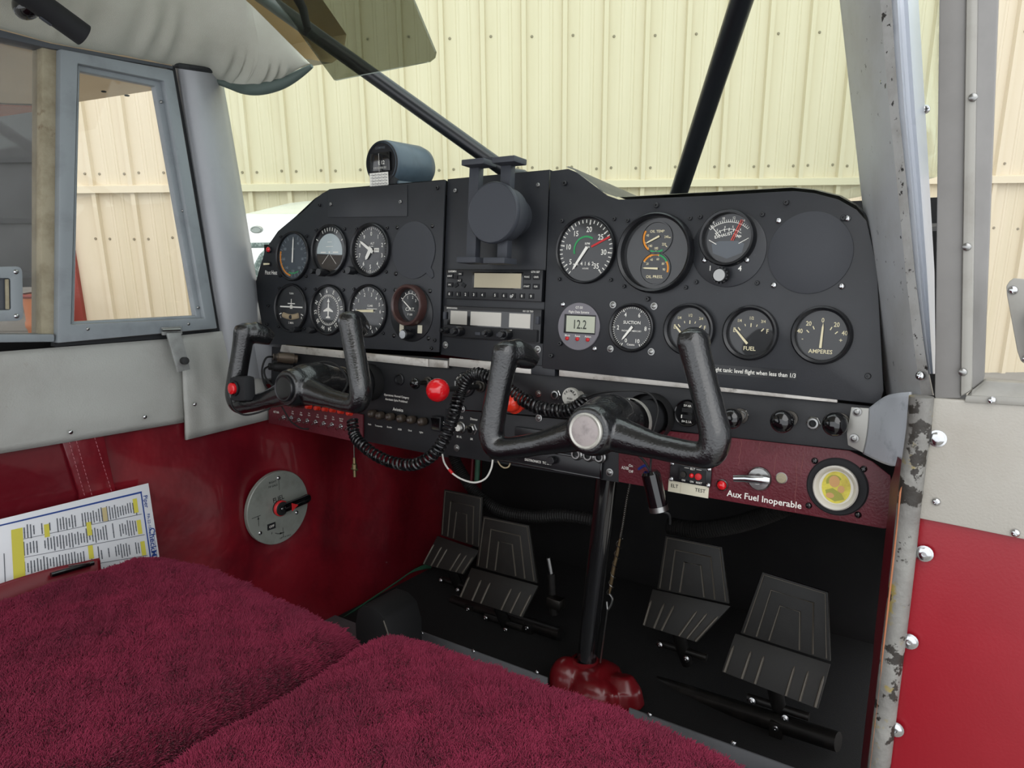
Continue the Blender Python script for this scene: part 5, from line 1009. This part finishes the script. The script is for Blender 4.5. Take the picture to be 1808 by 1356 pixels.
for lab, hub, capm, ptt in (('black ram-horn control yoke with red push button, farther from the door', (526, 684), 'gloss_black', True), ('black ram-horn control yoke with pale round hub cap, nearer the door', (1053, 757), 'hub_cap', False)):
    if 'hub_cap' not in MT: mat('hub_cap', '#a89f9d', .5, .2, var=[(90, '#8d8684', .5, .7)])
    t, z = yoke(lab, hub, 6.5, ptt)
    b = MB(); b.lathe([(.0185, .012), (.0185, .0245), (.0172, .0258), (.0152, .0250)], 40); b.build('hub_ring', 'steel_matte' if not ptt else 'bezel_black', t)
    b = MB(); b.lathe([(.0154, .0248), (.010, .0254), (0, .0256)], 36); b.build('hub_cap', capm, t)
    b = MB(); b.lathe([(.0265, -.072), (.0265, -.080), (.025, -.082)], 32); b.build('clamp_band', 'steel_matte' if not ptt else 'dark_steel', t)
    b = MB(); b.lathe([(.0215, -.070), (.0215, -.1396)], 28); b.build('shaft', 'soft_black', t)
    b = MB(); b.lathe([(.0285, -.120), (.0285, -.1394), (.026, -.1396)], 32); b.build('shaft_collar', 'rubber_black', t)
    if ptt:
        zb_ = .030; bu, bh = onP(411, 686, z+zb_); Mp = Matrix.Rotation(math.radians(-6.5), 4, 'Z') @ Matrix.Translation((bu-t.matrix_world.inverted().inverted().translation.x, 0, 0)) if False else Matrix.Translation((t.matrix_world.inverted() @ (PM @ Vector((bu, bh, z+zb_)))) - Vector((0, 0, .024))); b = MB(); b.box((.003, -.001, .010), (.036, .036, .020), Mp); b.build('switch_box', 'soft_black', t, True, .006)
        b = MB(); b.lathe([(.0108, .020), (.0108, .0235), (.009, .024)], 24, Mp); b.build('button_rim', 'bezel_black', t); b = MB(); b.lathe([(.0082, .021), (.0080, .027), (.0055, .0285), (0, .0285)], 22, Mp); b.build('push_button', 'red_gloss', t)
        b = MB(); P = [Vector(p) for p in ((-.122, -.012, .022), (-.115, -.026, .024), (-.095, -.036, .022), (-.070, -.034, .018), (-.050, -.028, .01))]; b.tube([cr(P, i/20) for i in range(21)], .0014, 8); b.build('button_wire', 'rubber_black', t)
        b = MB(); P = [Vector(p) for p in ((-.035, .010, -.02), (-.020, .026, -.03), (.005, .034, -.045), (.03, .025, -.05), (.045, .004, -.05), (.052, -.014, -.03))]; b.tube([cr(P, i/25) for i in range(26)], .0016, 8); b.build('hub_wire', 'rubber_black', t)
    else:
        b = MB(); P = [Vector(p) for p in ((-.045, .028, -.06), (-.02, .034, -.04), (.01, .037, -.035), (.035, .034, -.05), (.047, .018, -.05), (.046, -.004, -.04), (.044, -.018, -.03))]; b.tube([cr(P, i/30) for i in range(31)], .0012, 8); b.build('hub_wire', 'rubber_black', t)
# ---------- coiled cord
pth = [PW_(*q) for q in ((622, 742, .035), (626, 768, .04), (640, 786, .045), (668, 806, .05), (700, 818, .05), (732, 820, .05), (762, 805, .05), (783, 778, .045), (797, 745, .04), (806, 715, .04), (813, 690, .035), (824, 670, .035), (842, 660, .03), (866, 668, .03), (895, 686, .03), (918, 702, .03), (945, 717, .03), (975, 724, .03), (1005, 724, .028), (1026, 714, .022), (1033, 708, .008))]
t = thing('coiled_cord', 'black coiled cord hanging in a loop under the panel', 'cord', Matrix.Translation(pth[0]))
N = 1500; turns = 88; cen = [cr(pth, i/N) for i in range(N+1)]; pts = []; pv = None
for i, c_ in enumerate(cen):
    tg = (cen[min(i+1, N)]-cen[max(i-1, 0)]).normalized(); a = (Vector((0, 1, 0)) if pv is None else pv); a = (a-tg*a.dot(tg)).normalized(); pv = a; bb = tg.cross(a); ph_ = 2*math.pi*turns*i/N; rr_ = .0072
    pts.append(c_+(a*math.cos(ph_)+bb*math.sin(ph_))*rr_-pth[0])
b = MB(); b.tube(pts, .0019, 6); b.build('coil', 'cord_black', t) if 'cord_black' in MT else (mat('cord_black', '#121214', .28, coat=.3), b.build('coil', 'cord_black', t))
b = MB(); b.cyl(pth[-1]-pth[0]+(pth[-2]-pth[-1])*.2, pth[-1]-pth[0]+(pth[-1]-pth[-2])*.5, .004); b.build('plug_end', 'rubber_black', t)
t = cord('hanging_lead', 'thin lead with a brass connector dangling below the breaker strip', [PW_(624, 752, .03), PW_(625, 780, .032), PW_(625.5, 815, .033)], .0010, 'dark_steel', 'cord'); o0 = t.matrix_world.translation; b = MB(); a, c_ = PW_(625.5, 808, .033)-o0, PW_(626.5, 842, .033)-o0; d = (c_-a).length; b.lathe([(0, 0), (.0022, 0), (.0026, d*.3), (.004, d*.35), (.004, d*.6), (.0024, d*.65), (.0024, d), (0, d)], 14, facing(a, (c_-a).normalized())); b.cyl(a.lerp(c_, .6)-Vector((.006, 0, 0)), a.lerp(c_, .6)+Vector((.006, 0, 0)), .0018); b.build('connector', 'brass', t)
cord('white_wire', 'white wire hanging in a loop under the centre plate', [PW_(781, 802, .0), PW_(785, 818, .005), PW_(797, 834, .008), (PW_(815, 846, .008)), PW_(838, 852, .008), PW_(857, 845, .006), PW_(867, 828, .004), PW_(870, 812, .0)], .0013, 'wire_white'); b = MB(); o_ = bpy.data.objects['white_wire']; b.cyl(PW_(793, 829, .0075)-o_.location, PW_(799, 836, .008)-o_.location, .0021); b.build('red_splice', 'red', o_)
cord('tan_wire_loop', 'small tan wire loop under the yoke', [PW_(879, 814, -.006), PW_(884, 822, -.004), PW_(891, 826, -.004), PW_(898, 824, -.005), PW_(901, 817, -.008)], .0010, 'wire_tan')
# ---------- black cylinder on its wire
a, c_ = PW_(1148, 832, .04), PW_(1164, 902, .035); t = thing('inline_adapter', 'black cylindrical adapter hanging by wires below the near yoke', 'adapter', facing(a, (c_-a).normalized())); L = (c_-a).length
b = MB(); b.lathe([(0, 0), (.0085, 0), (.0105, .003), (.0105, L-.006), (0, L-.006)], 26); b.build('barrel', 'gloss_black', t, True, ang=30); b = MB(); b.lathe([(.0108, L-.006), (.0108, L), (0, L)], 26); b.build('end_cap', 'steel', t, True, ang=30)
iv = t.matrix_world.inverted(); b = MB(); P = [iv @ p for p in (a, PW_(1138, 815, .04), PW_(1128, 805, .045), PW_(1118, 798, .05))]; b.tube([cr(P, i/18) for i in range(19)], .0014, 8); P = [iv @ p for p in (a, PW_(1149, 815, .04), PW_(1151, 795, .045), PW_(1151, 770, .05))]; b.tube([cr(P, i/18) for i in range(19)], .0013, 8); P = [iv @ p for p in (c_, PW_(1181, 908, .03), PW_(1183, 925, .02))]; b.tube([cr(P, i/12) for i in range(13)], .0014, 8); b.build('wires', 'rubber_black', t); b = MB(); P = [iv @ p for p in (a, PW_(1140, 822, .03), PW_(1128, 828, .01))]; b.tube([cr(P, i/12) for i in range(13)], .0016, 8); b.build('blue_wire', 'blue', t)

# ================================================================== FUEL SELECTOR ON THE SIDEWALL
pc = LX(491, 896, .014); t = thing('fuel_selector', 'round grey fuel selector plate with black and red handle', 'fuel selector', facing(pc, (1, 0, 0)) if False else Matrix.Translation(pc) @ Matrix(((0, 0, 1, 0), (1, 0, 0, 0), (0, 1, 0, 0), (0, 0, 0, 1))))
# local x forward, y up, z into the cabin
RF = .066
b = MB(); b.lathe([(RF, -.006), (RF, .001), (RF*.985, .002), (0, .002)], 64); b.build('plate', 'fuel_plate', t)
b = MB(); b.text('FUEL', .0, .017, .0125, .0024, .1, .9); b.text('RIGHT', -.010, .050, .0055, .0024); b.text('18 GALS', -.010, .043, .0055, .0024); b.text('LEFT 18 GALS', .01, -.057, .004, .0024); b.rect(.003, .043, .0008, .022, .0024)
b.rect(-.048, -.003, .018, .001, .0024, .05); b.rect(-.044, -.012, .001, .018, .0024); b.poly([(-.044, -.003), (-.046, -.009), (-.042, -.009)], .0024); b.rect(.006, -.048, .001, .018, .0024); b.arc(.026, .027, 170, 215, .0024, 10, (.004, -.022)); b.poly([(.005, -.048), (-.001, -.046), (-.001, -.050)], .0024); b.text('F', -.018, -.042, .006, .0024); b.text('F', -.026, -.03, .006, .0024); b.build('plate_lettering', 'ink', t, False)
b = MB(); b.box((-.018, -.029, .0024), (.017, .011, .0008)); b.build('off_label', 'ink', t); b = MB(); b.text('OFF', -.018, -.029, .0062, .0030); b.build('off_text', 'white', t, False)
for x, y in ((.003, .054), (-.042, -.034), (.038, -.020)): hw('phil', t, Matrix.Translation((x, y, .002)), s=1.15)
b = MB(); b.lathe([(.0135, .002), (.0135, .010), (.0115, .013), (.006, .0135), (.005, .0115), (0, .0115)], 28); b.build('hub', 'rubber_black', t); b = MB(); b.lathe([(.0142, .006), (.0142, .0095), (.0125, .0115), (.0118, .008)], 28); b.build('red_ring', 'red', t); b = MB(); b.lathe([(.0040, .0118), (.003, .014), (0, .0145)], 14); b.build('centre_screw', 'chrome', t)
b = MB(); b.tube([(.004, 0, .012), (.020, .002, .015), (.036, .004, .017), (.050, .006, .018), (.056, .0065, .018)], [.0085, .0085, .0080, .0085, .006], 16, .75, (0, 1, 0)); b.build('lever', 'gloss_black', t); b = MB(); b.prism([(.012, -.006), (.026, .002), (.012, .009)], .0225, .0235); b.build('pointer', 'red', t)

# ================================================================== CENTRE COLUMN, CHAIN, HOSES
a, c_ = onY(1072, 835, .19), onY(1032, 1175, .19); mat('column_black', '#2e2e30', .13, .7, spec=1, coat=1); t = thing('control_column', 'glossy black upright control column rising from the red boot', 'column', Matrix.Translation(c_)); b = MB(); b.cyl((0, 0, -.03), a-c_+(a-c_)*.15, .0165, n=28); b.build('tube', 'column_black', t); b = MB(); b.lathe([(.020, -.005), (.021, .004), (.0185, .010)], 28); b.build('collar', 'rubber_black', t)
# red boot
bc = onY(1048, 1205, .19); t = thing('column_boot', 'red vinyl boot around the foot of the control column', 'boot', Matrix.Translation((bc.x, bc.y, -.672)))
nx_ = onY(1032, 1168, .19).x-bc.x; nz_ = onY(1032, 1168, .19).z+.672
b = MB(); b.tube([(.002, 0, 0), (-.002, 0, nz_*.35), (nx_*.6, 0, nz_*.62), (nx_, 0, nz_*.85), (nx_, 0, nz_)], [.058, .054, .040, .026, .0225], 28, .85, (0, 1, 0))
b.tube([(.058, -.004, -.005), (.056, -.004, nz_*.5), (.052, 0, nz_*.98)], [.034, .030, .017], 18, .8); b.ball((.015, -.030, nz_*.12), .030, 20, 12, (1.1, .8, 1.1)); b.ball((-.040, -.018, nz_*.2), .034, 20, 12, (.9, .9, 1.2))
b.tube([(.052, -.03, 0), (.050, -.032, nz_*.5), (.030, -.022, nz_*.8)], [.010, .009, .005], 10)
o = b.build('vinyl_skin', 'boot_red', t, True, ang=80); rm = o.modifiers.new('r', 'REMESH'); rm.mode = 'VOXEL'; rm.voxel_size = .002; rm.use_smooth_shade = True; sm = o.modifiers.new('s', 'SMOOTH'); sm.factor = .5; sm.iterations = 26
b = MB(); b.lathe([(.0185, -.004), (.0225, -.002), (.0235, .003), (.0195, .006)], 28, Matrix.Translation((nx_, 0, nz_))); b.build('gathered_neck', 'boot_red', t)
# chain and turnbuckle
cp = [onY(*q, .14) for q in ((1112, 855), (1107, 880), (1103, 905), (1099, 930), (1095, 950))]; t = thing('trim_chain', 'thin bead chain and turnbuckle hanging beside the column', 'chain', Matrix.Translation(cp[0]))
for i in range(30):
    q = i/30; p = cr(cp, q)-cp[0]; b = MB(); b.ball(p, .0022, 8, 6, (1, 1, 1.3)); b.build('link', 'dark_steel', t)
b = MB(); P = [onY(*q, .14)-cp[0] for q in ((1095, 950), (1090, 975), (1083, 1005), (1079, 1030), (1076, 1048))]; b.tube(P, [.0016, .0026, .0030, .0026, .0016], 10); b.build('turnbuckle', 'copper', t)
b = MB(); b.tube([P[0].lerp(P[-1], i/40)+Vector((math.cos(i*.9)*.0042, math.sin(i*.9)*.0042, 0)) for i in range(41)], .0006, 5); b.build('safety_wire', 'steel', t)
b = MB(); P2 = [onY(*q, .14)-cp[0] for q in ((1076, 1048), (1081, 1056), (1079, 1068), (1073, 1076), (1071, 1062))]; b.tube([cr(P2, i/20) for i in range(21)], .0016, 7, closed=False); b.cyl(onY(1073, 1074, .14)-cp[0], onY(1060, 1170, .18)-cp[0], .0014, n=8); b.build('cable_end', 'steel', t)
def hose(lab, pts, r, m='hose'):
    P = [Vector(p) for p in pts]; n = 14*(len(P)-1); F = [cr(P, i/n) for i in range(n+1)]; t = thing('scat_hose', lab, 'hose', Matrix.Translation(F[0]), 'corrugated hoses'); M2 = n*2; F2 = [cr(P, i/M2)-F[0] for i in range(M2+1)]; b = MB(); b.tube(F2, [r*(1.0 if i % 2 else .84) for i in range(M2+1)], 14); b.build('corrugated_tube', m, t, True, ang=15)
hose('black corrugated hose sweeping behind the farther pedals', [onY(795, 790, .42), onY(812, 830, .42), onY(842, 872, .42), onY(885, 902, .42), onY(940, 912, .42), onY(1000, 910, .42), onY(1060, 920, .42)], .0135)
hose('black corrugated hose behind the nearer pedals', [onY(1180, 928, .42), onY(1230, 935, .42), onY(1290, 928, .42), onY(1345, 912, .42), onY(1400, 890, .42)], .016)
b = MB(); a, c_ = onY(846, 800, .35), onY(842, 850, .35); t = thing('green_line', 'green fluid line behind the white wire loop', 'pipe', Matrix.Translation(a)); b.cyl((0, 0, .03), c_-a, .0055); b.build('pipe', 'green_tube', t); b = MB(); b.cyl(Vector((-.012, 0, .03)), c_-a+Vector((-.014, 0, 0)), .003); b.build('red_stripe_line', 'vinyl_red_dark', t)

# ================================================================== RUDDER PEDALS
def bil(Q, u, v): return Q[0].lerp(Q[1], u).lerp(Q[3].lerp(Q[2], u), v)     # Q: bl, br, tr, tl
def pedal(label, top, sk, Y, dt=.02, ds=-.028):
    """top plate and skirt corner pixels: bl, br, tr, tl"""
    A = [onY(*top[0], Y), onY(*top[1], Y), onY(*top[2], Y+dt), onY(*top[3], Y+dt)]; S = [onY(*sk[0], Y+ds), onY(*sk[1], Y+ds), onY(*sk[2], Y), onY(*sk[3], Y)]
    base = (S[0]+S[1])/2; t = thing('rudder_pedal', label, 'pedal', Matrix.Translation(base), 'rudder pedals'); A = [p-base for p in A]; S = [p-base for p in S]
    n = (A[1]-A[0]).cross(A[3]-A[0]).normalized(); n = n if n.y < 0 else -n; ns = (S[1]-S[0]).cross(S[3]-S[0]).normalized(); ns = ns if ns.y < 0 else -ns
    b = MB(); b.slab(A, -n*.006); b.build('upper_plate', 'pedal_black', t, True, .0012)
    b = MB(); b.slab(S, -ns*.005); b.build('lower_skirt', 'pedal_black', t, True, .0012)
    for k in (0, 1, 2):
        i0, i1, v1 = .04+.145*k, .96-.145*k, .97-.19*k; b = MB(); pts = [bil(A, i0, .03), bil(A, i0+.02*k, v1), bil(A, i1-.02*k, v1), bil(A, i1, .03)]; b.tube([p+n*.0005 for p in pts], .0016 if k else .0012, 6); b.build('raised_outline', 'pedal_edge', t)
    for u in (.03, .22, .36, .68, .82, .97): b = MB(); b.tube([bil(S, u, .02)+ns*.001, bil(S, u, .62)+ns*.001, bil(S, u, .7)], [.0022, .0022, .001], 8); b.build('rib', 'pedal_edge', t)
    m0 = bil(S, .5, .2); b = MB(); b.tube([m0+Vector((0, .012, 0)), m0+Vector((.005, .03, -.05)), m0+Vector((.01, .045, -.085))], [.012, .011, .010], 12); b.build('pedal_arm', 'footwell_metal', t)
    b = MB(); b.cyl(m0+Vector((-.04, .03, -.055)), m0+Vector((.05, .03, -.055)), .006); b.build('pivot_tube', 'footwell_metal', t)
    for d in ((-.03, .018, -.052), (.02, .014, -.06)): hw('bolt', t, facing(m0+Vector(d), (0, -1, .2)), s=.6)
mat('footwell_metal', '#1c1b1a', .4, .3, var=[(30, '#2c2926', .5, .7)])
pedal('farthest rudder pedal by the red sidewall', [(778, 945), (848, 968), (852, 878), (784, 864)], [(746, 996), (818, 1014), (846, 972), (772, 946)], .36)
pedal('rudder pedal in front of the farthest one, left of the column', [(840, 1000), (948, 1030), (934, 928), (853, 911)], [(810, 1054), (922, 1090), (950, 1034), (832, 1002)], .28)
pedal('rudder pedal just right of the control column', [(1160, 1040), (1287, 1066), (1275, 966), (1175, 946)], [(1134, 1104), (1230, 1134), (1290, 1070), (1152, 1040)], .33)
pedal('nearest rudder pedal by the chipped jamb', [(1307, 1118), (1466, 1168), (1462, 1046), (1346, 1010)], [(1274, 1186), (1444, 1252), (1466, 1172), (1298, 1118)], .25)
# pedal linkage bars
for lab, a, c_, r in (('dark torque tube crossing below the nearer pedals', onY(1120, 1195, .30), onY(1480, 1310, .235), .014), ('dark torque tube crossing below the farther pedals', onY(800, 1060, .32), onY(990, 1120, .30), .012)):
    t = thing('torque_tube', lab, 'tube', Matrix.Translation(a)); b = MB(); b.cyl((0, 0, 0), c_-a, r, n=18); b.build('bar', 'footwell_metal', t); d = c_-a
    for q in (.2, .75): b = MB(); b.box(d*q+Vector((0, 0, -.012)), (.02, .03, .04)); b.build('bearing_block', 'footwell_metal', t, True, .003); hw('bolt', t, facing(d*q+Vector((0, -.016, .0)), (0, -1, 0)), s=.6)
a, c_ = onY(968, 985, .30), onY(978, 1040, .30); t = thing('brake_cylinder', 'small metal brake cylinder between column and pedal', 'cylinder', Matrix.Translation(c_)); b = MB(); b.cyl((0, 0, -.05), (a-c_)*.5, .008); b.build('body', 'footwell_metal', t); b = MB(); b.cyl((a-c_)*.4, a-c_, .004); b.build('rod', 'steel', t); b = MB(); b.box(Vector((.01, -.01, -.02)), (.03, .02, .02)); b.build('clevis', 'dark_steel', t, True, .003)
a = onY(690, 1095, .05); t = thing('step_block', 'black rounded block on the floor beside the sidewall', 'block', Matrix.Translation((a.x, a.y, -.675)))
hb = a.z+.675+.045; b = MB(); pr = [(-.035, 0), (.045, 0), (.045, hb*.7), (.035, hb*.92), (.015, hb), (-.012, hb), (-.028, hb*.9), (-.035, hb*.7)]; b.prism(pr, -.03, .05, Matrix.Rotation(math.pi/2, 4, 'X')); b.build('body', 'rubber_black', t, True, .005)
b = MB(); b.tube([(.035, -.052, hb*.9), (.047, -.052, hb*.7), (.047, -.052, .02)], .0015, 6); b.build('edge_trim', 'pedal_edge', t)
t = thing('floor_gasket', 'torn green gasket strip along the sidewall floor seam', 'gasket', Matrix.Translation(onX(620, 1085, -.508))); o0 = t.matrix_world.translation; b = MB(); P = [onX(*q, -.508)-o0 for q in ((575, 1112), (640, 1068), (700, 1028), (730, 1008), (760, 998))]; b.tube([cr(P, i/24) for i in range(25)], [.002+.006*max(0, i/24-.7)/.3 for i in range(25)], 8, .5); b.build('strip', 'green_tube', t)

# ================================================================== SEATS
def nz(x, y, s): return math.sin(x*s+1.3*math.sin(y*s*.7))*math.cos(y*s*1.1+.8*math.sin(x*s*.6))
ZS = -.378; YF = -.285
def seat_z(x, y, x0, x1_, yf):
    def e(d, r): return 0 if d > r else -(r-math.sqrt(max(0, r*r-(r-max(d, 0))**2)))
    z = ZS+.012*math.sin((x-x0)/(x1_-x0)*math.pi)
    z += e(yf-y, .05)+e(x-x0, .05)+e(x1_-x, .05)
    z += .0030*nz(x, y, 21)+.0010*nz(x+.3, y+.1, 71)+.0009*nz(x+.7, y, 190)
    z += .020*max(0, min(1, (-y-.45)*3))*0
    return z
def seat(label, x0, x1_, yf, dz=0.0, dens=950000):
    t = thing('seat', label, 'seat', Matrix.Translation(((x0+x1_)/2, (yf-1.0)/2, -.66)), 'front seats'); o0 = t.matrix_world.translation
    nx, ny = 110, 150; y0 = -1.02
    def fn(u, v):
        x = x0+(x1_-x0)*u; y = yf+(y0-yf)*v**1.15; return Vector((x, y, seat_z(x, y, x0, x1_, yf)+dz))-o0
    b = MB(); b.grid(fn, nx, ny); base = b.build('fleece_cover', 'fleece', t, True, ang=180)
    b = MB(); b.slab([(x0-o0.x, yf-o0.y, -.50-o0.z), (x1_-o0.x, yf-o0.y, -.50-o0.z), (x1_-o0.x, y0-o0.y, -.50-o0.z), (x0-o0.x, y0-o0.y, -.50-o0.z)], (0, 0, .055)); b.build('cushion_side', 'vinyl_red_dark', t, True, .01)
    b = MB()
    for sx in (.08, .92):
        for sy in (.08, .9): x = x0+(x1_-x0)*sx; y = yf+(y0-yf)*sy; b = MB(); b.cyl((x-o0.x, y-o0.y, -.675-o0.z), (x-o0.x, y-o0.y, -.49-o0.z), .012); b.build('leg', 'footwell_metal', t)
    # wool pile
    area = (x1_-x0)*.62; n = int(area*dens)
    X = rng.uniform(x0+.004, x1_-.004, n); Y = yf-.002-(rng.random(n)**1.25)*.60
    K = 4; L_ = rng.uniform(.0060, .0092, n)
    def ev(d, r): q_ = r-np.maximum(d, 0); return np.where(d > r, 0, -(r-np.sqrt(np.maximum(0, r*r-q_*q_))))
    def nv(x, y, s): return np.sin(x*s+1.3*np.sin(y*s*.7))*np.cos(y*s*1.1+.8*np.sin(x*s*.6))
    zc = ZS+.012*np.sin((X-x0)/(x1_-x0)*math.pi)+ev(yf-Y, .05)+ev(X-x0, .05)+ev(x1_-X, .05)+.0030*nv(X, Y, 21)+.0010*nv(X+.3, Y+.1, 71)+.0009*nv(X+.7, Y, 190)+dz
    # clumped lean
    gx = np.sin(X*95+2*np.sin(Y*60))+np.sin(Y*170+X*45)*.7; gy = np.cos(Y*105+2*np.sin(X*70))+np.sin(X*150-Y*55)*.7
    lean = np.stack([gx*.13+np.sin(X*420+3*np.sin(Y*300))*.16+rng.normal(0, .22, n), gy*.13+np.cos(Y*450+3*np.sin(X*280))*.16+.12+rng.normal(0, .22, n)], 1)
    ed = np.clip((.05-(yf-Y))/.05, 0, 1); el = np.clip((.045-(X-x0))/.045, 0, 1); er = np.clip((.045-(x1_-X))/.045, 0, 1)
    lean[:, 1] += ed*1.1; lean[:, 0] += -el*.9+er*.9
    pos = np.zeros((n, K, 3), np.float32)
    for k in range(K):
        q = k/(K-1); pos[:, k, 0] = X-o0.x+lean[:, 0]*L_*(q**1.4); pos[:, k, 1] = Y-o0.y+lean[:, 1]*L_*(q**1.4); pos[:, k, 2] = zc-o0.z-.001+L_*q*(1-.25*q)*np.where(ed > .7, .5, 1)
    hc = bpy.data.hair_curves.new('wool_pile'); hc.add_curves([K]*n)
    hc.attributes['position'].data.foreach_set('vector', pos.ravel())
    ra = hc.attributes.get('radius') or hc.attributes.new('radius', 'FLOAT', 'POINT')
    ra.data.foreach_set('value', np.tile(np.array([.0004, .00038, .00034, .0002], np.float32), n))
    hc.materials.append(MT['wool']); hc.update_tag() if hasattr(hc, 'update_tag') else None
    o = link('wool_pile', hc, t); tag(o, kind='stuff')
mat('wool', '#80183a', .9, sheen=.1, var=[(12, '#6c1231', .40, .68)])
seat('maroon sheepskin seat beside the far sidewall and checklist', -.452, -.006, -.264, -.006)
seat('maroon sheepskin seat nearer the open door', .000, .445, -.248)
# ================================================================== CHECKLIST AND MAP POCKET
CX = -.485
_pn = Vector((1, .04, .16)).normalized(); _p0 = Vector((CX, -.30, -.40))
def onN(px, py):
    d = Vector(ray(px, py)); c = Vector(CAM); return c+d*((_p0-c).dot(_pn)/d.dot(_pn))
q4 = [onN(*q) for q in ((-70, 1072), (287, 1020), (262, 853), (-70, 934))]
t = thing('checklist_card', 'laminated checklist with yellow headings tucked between seat and sidewall', 'checklist', Matrix.Translation(q4[0])); Q = [p-q4[0] for p in q4]
nn_ = (Q[1]-Q[0]).cross(Q[3]-Q[0]).normalized(); nn_ = nn_ if nn_.x > 0 else -nn_
b = MB(); b.slab(Q, -nn_*.0012); b.build('laminate', 'paper', t, True, .0002)
def cq(b, u, v, w_, h_, off=.0004): b.add([bil(Q, u-w_/2, v-h_/2)+nn_*off, bil(Q, u+w_/2, v-h_/2)+nn_*off, bil(Q, u+w_/2, v+h_/2)+nn_*off, bil(Q, u-w_/2, v+h_/2)+nn_*off], [(0, 1, 2, 3)])
b = MB(); cq(b, .475, .925, .95, .018); cq(b, .945, .46, .008, .92); b.build('border', 'paper_blue', t, False)
b = MB()
for cv in (.80, .60, .38, .16):
    u = .90
    while u > .28:
        hh_ = random.uniform(.09, .17); cq(b, u, cv-(.17-hh_)*.5*0-.02+random.uniform(-.01, .01), .006, hh_)
        if random.random() < .8: cq(b, u, cv-hh_*.2, .0075, .012, .0003)
        u -= .0155 if random.random() < .9 else .04
b.build('print_lines', 'paper_ink', t, False)
b = MB()
for u, v, w_, h_ in [(u, v, .026, .15) for u, v in ((.90, .80), (.905, .57), (.91, .34), (.915, .12), (.62, .66), (.615, .40), (.60, .14), (.75, .05), (.40, .74))]+[(.255, .42, .055, .84)]:
    b = MB(); cq(b, u, v, w_, h_, .0006); b.build('yellow_heading', 'paper_yellow', t, False)
b = MB(); cq(b, .715, .78, .026, .15, .0006); b.build('tan_heading', 'paper_tan', t, False)
b = MB(); [cq(b, .6, v, .66, .006, .0005) for v in (.70, .48, .26)]; [cq(b, u, .3, .004, .55, .0005) for u in (.10, .19)]; b.build('grid_lines', 'paper_ink', t, False)
def card_text(s_, u, v, size, m, nm):
    ex_ = (bil(Q, u, v-.1)-bil(Q, u, v)).normalized(); ey_ = (bil(Q, u+.05, v)-bil(Q, u, v)).normalized(); ez_ = ex_.cross(ey_); p = bil(Q, u, v)+nn_*.0008; b = MB(); b.text(s_, 0, 0, size, 0); o = b.build(nm, m, t, False); o.matrix_local = Matrix([[ex_[i], ey_[i], ez_[i], p[i]] for i in range(3)]+[[0, 0, 0, 1]])
card_text('CheckMate.', .972, .32, .013, 'paper_blue', 'brand_text'); card_text('Piper', .968, .82, .009, 'paper_blue', 'title_text'); card_text('PA-22-150', .968, .60, .006, 'paper_blue', 'model_text')
b = MB(); [cq(b, u, .32, .0022, .36, .0006) for u in (.958, .985)]; b.build('brand_box', 'paper_blue', t, False)
t = thing('map_pocket', 'red vinyl map pocket rim holding the checklist', 'pocket', Matrix.Translation(onX(60, 1035, -.46))); o0 = t.matrix_world.translation
P = [onX(*q, -.462)-o0 for q in ((-80, 1062), (0, 1034), (50, 1018), (100, 1004), (140, 996), (175, 988))]
b = MB(); lo_ = [p+Vector((0, 0, -.06)) for p in P]; b.loft([[cr(P, i/20) for i in range(21)], [cr(lo_, i/20) for i in range(21)]]); o = b.build('pocket_flap', 'pocket_red', t); so = o.modifiers.new('s', 'SOLIDIFY'); so.thickness = .003
b = MB(); b.tube([cr(P, i/24) for i in range(25)], .0025, 8); b.build('rolled_rim', 'pocket_red', t)
a, c_ = onX(118, 1001, -.455), onX(165, 994, -.455); t = thing('pen', 'metal pen clipped on the map pocket rim', 'pen', Matrix.Translation(a)); b = MB(); b.cyl((0, -.02, -.004), c_-a, .0032, n=14); b.build('barrel', 'gloss_black', t); b = MB(); b.cyl(Vector((.004, 0, .002)), (c_-a)*.8+Vector((.004, 0, .002)), .0012, n=8); b.build('clip', 'chrome', t)
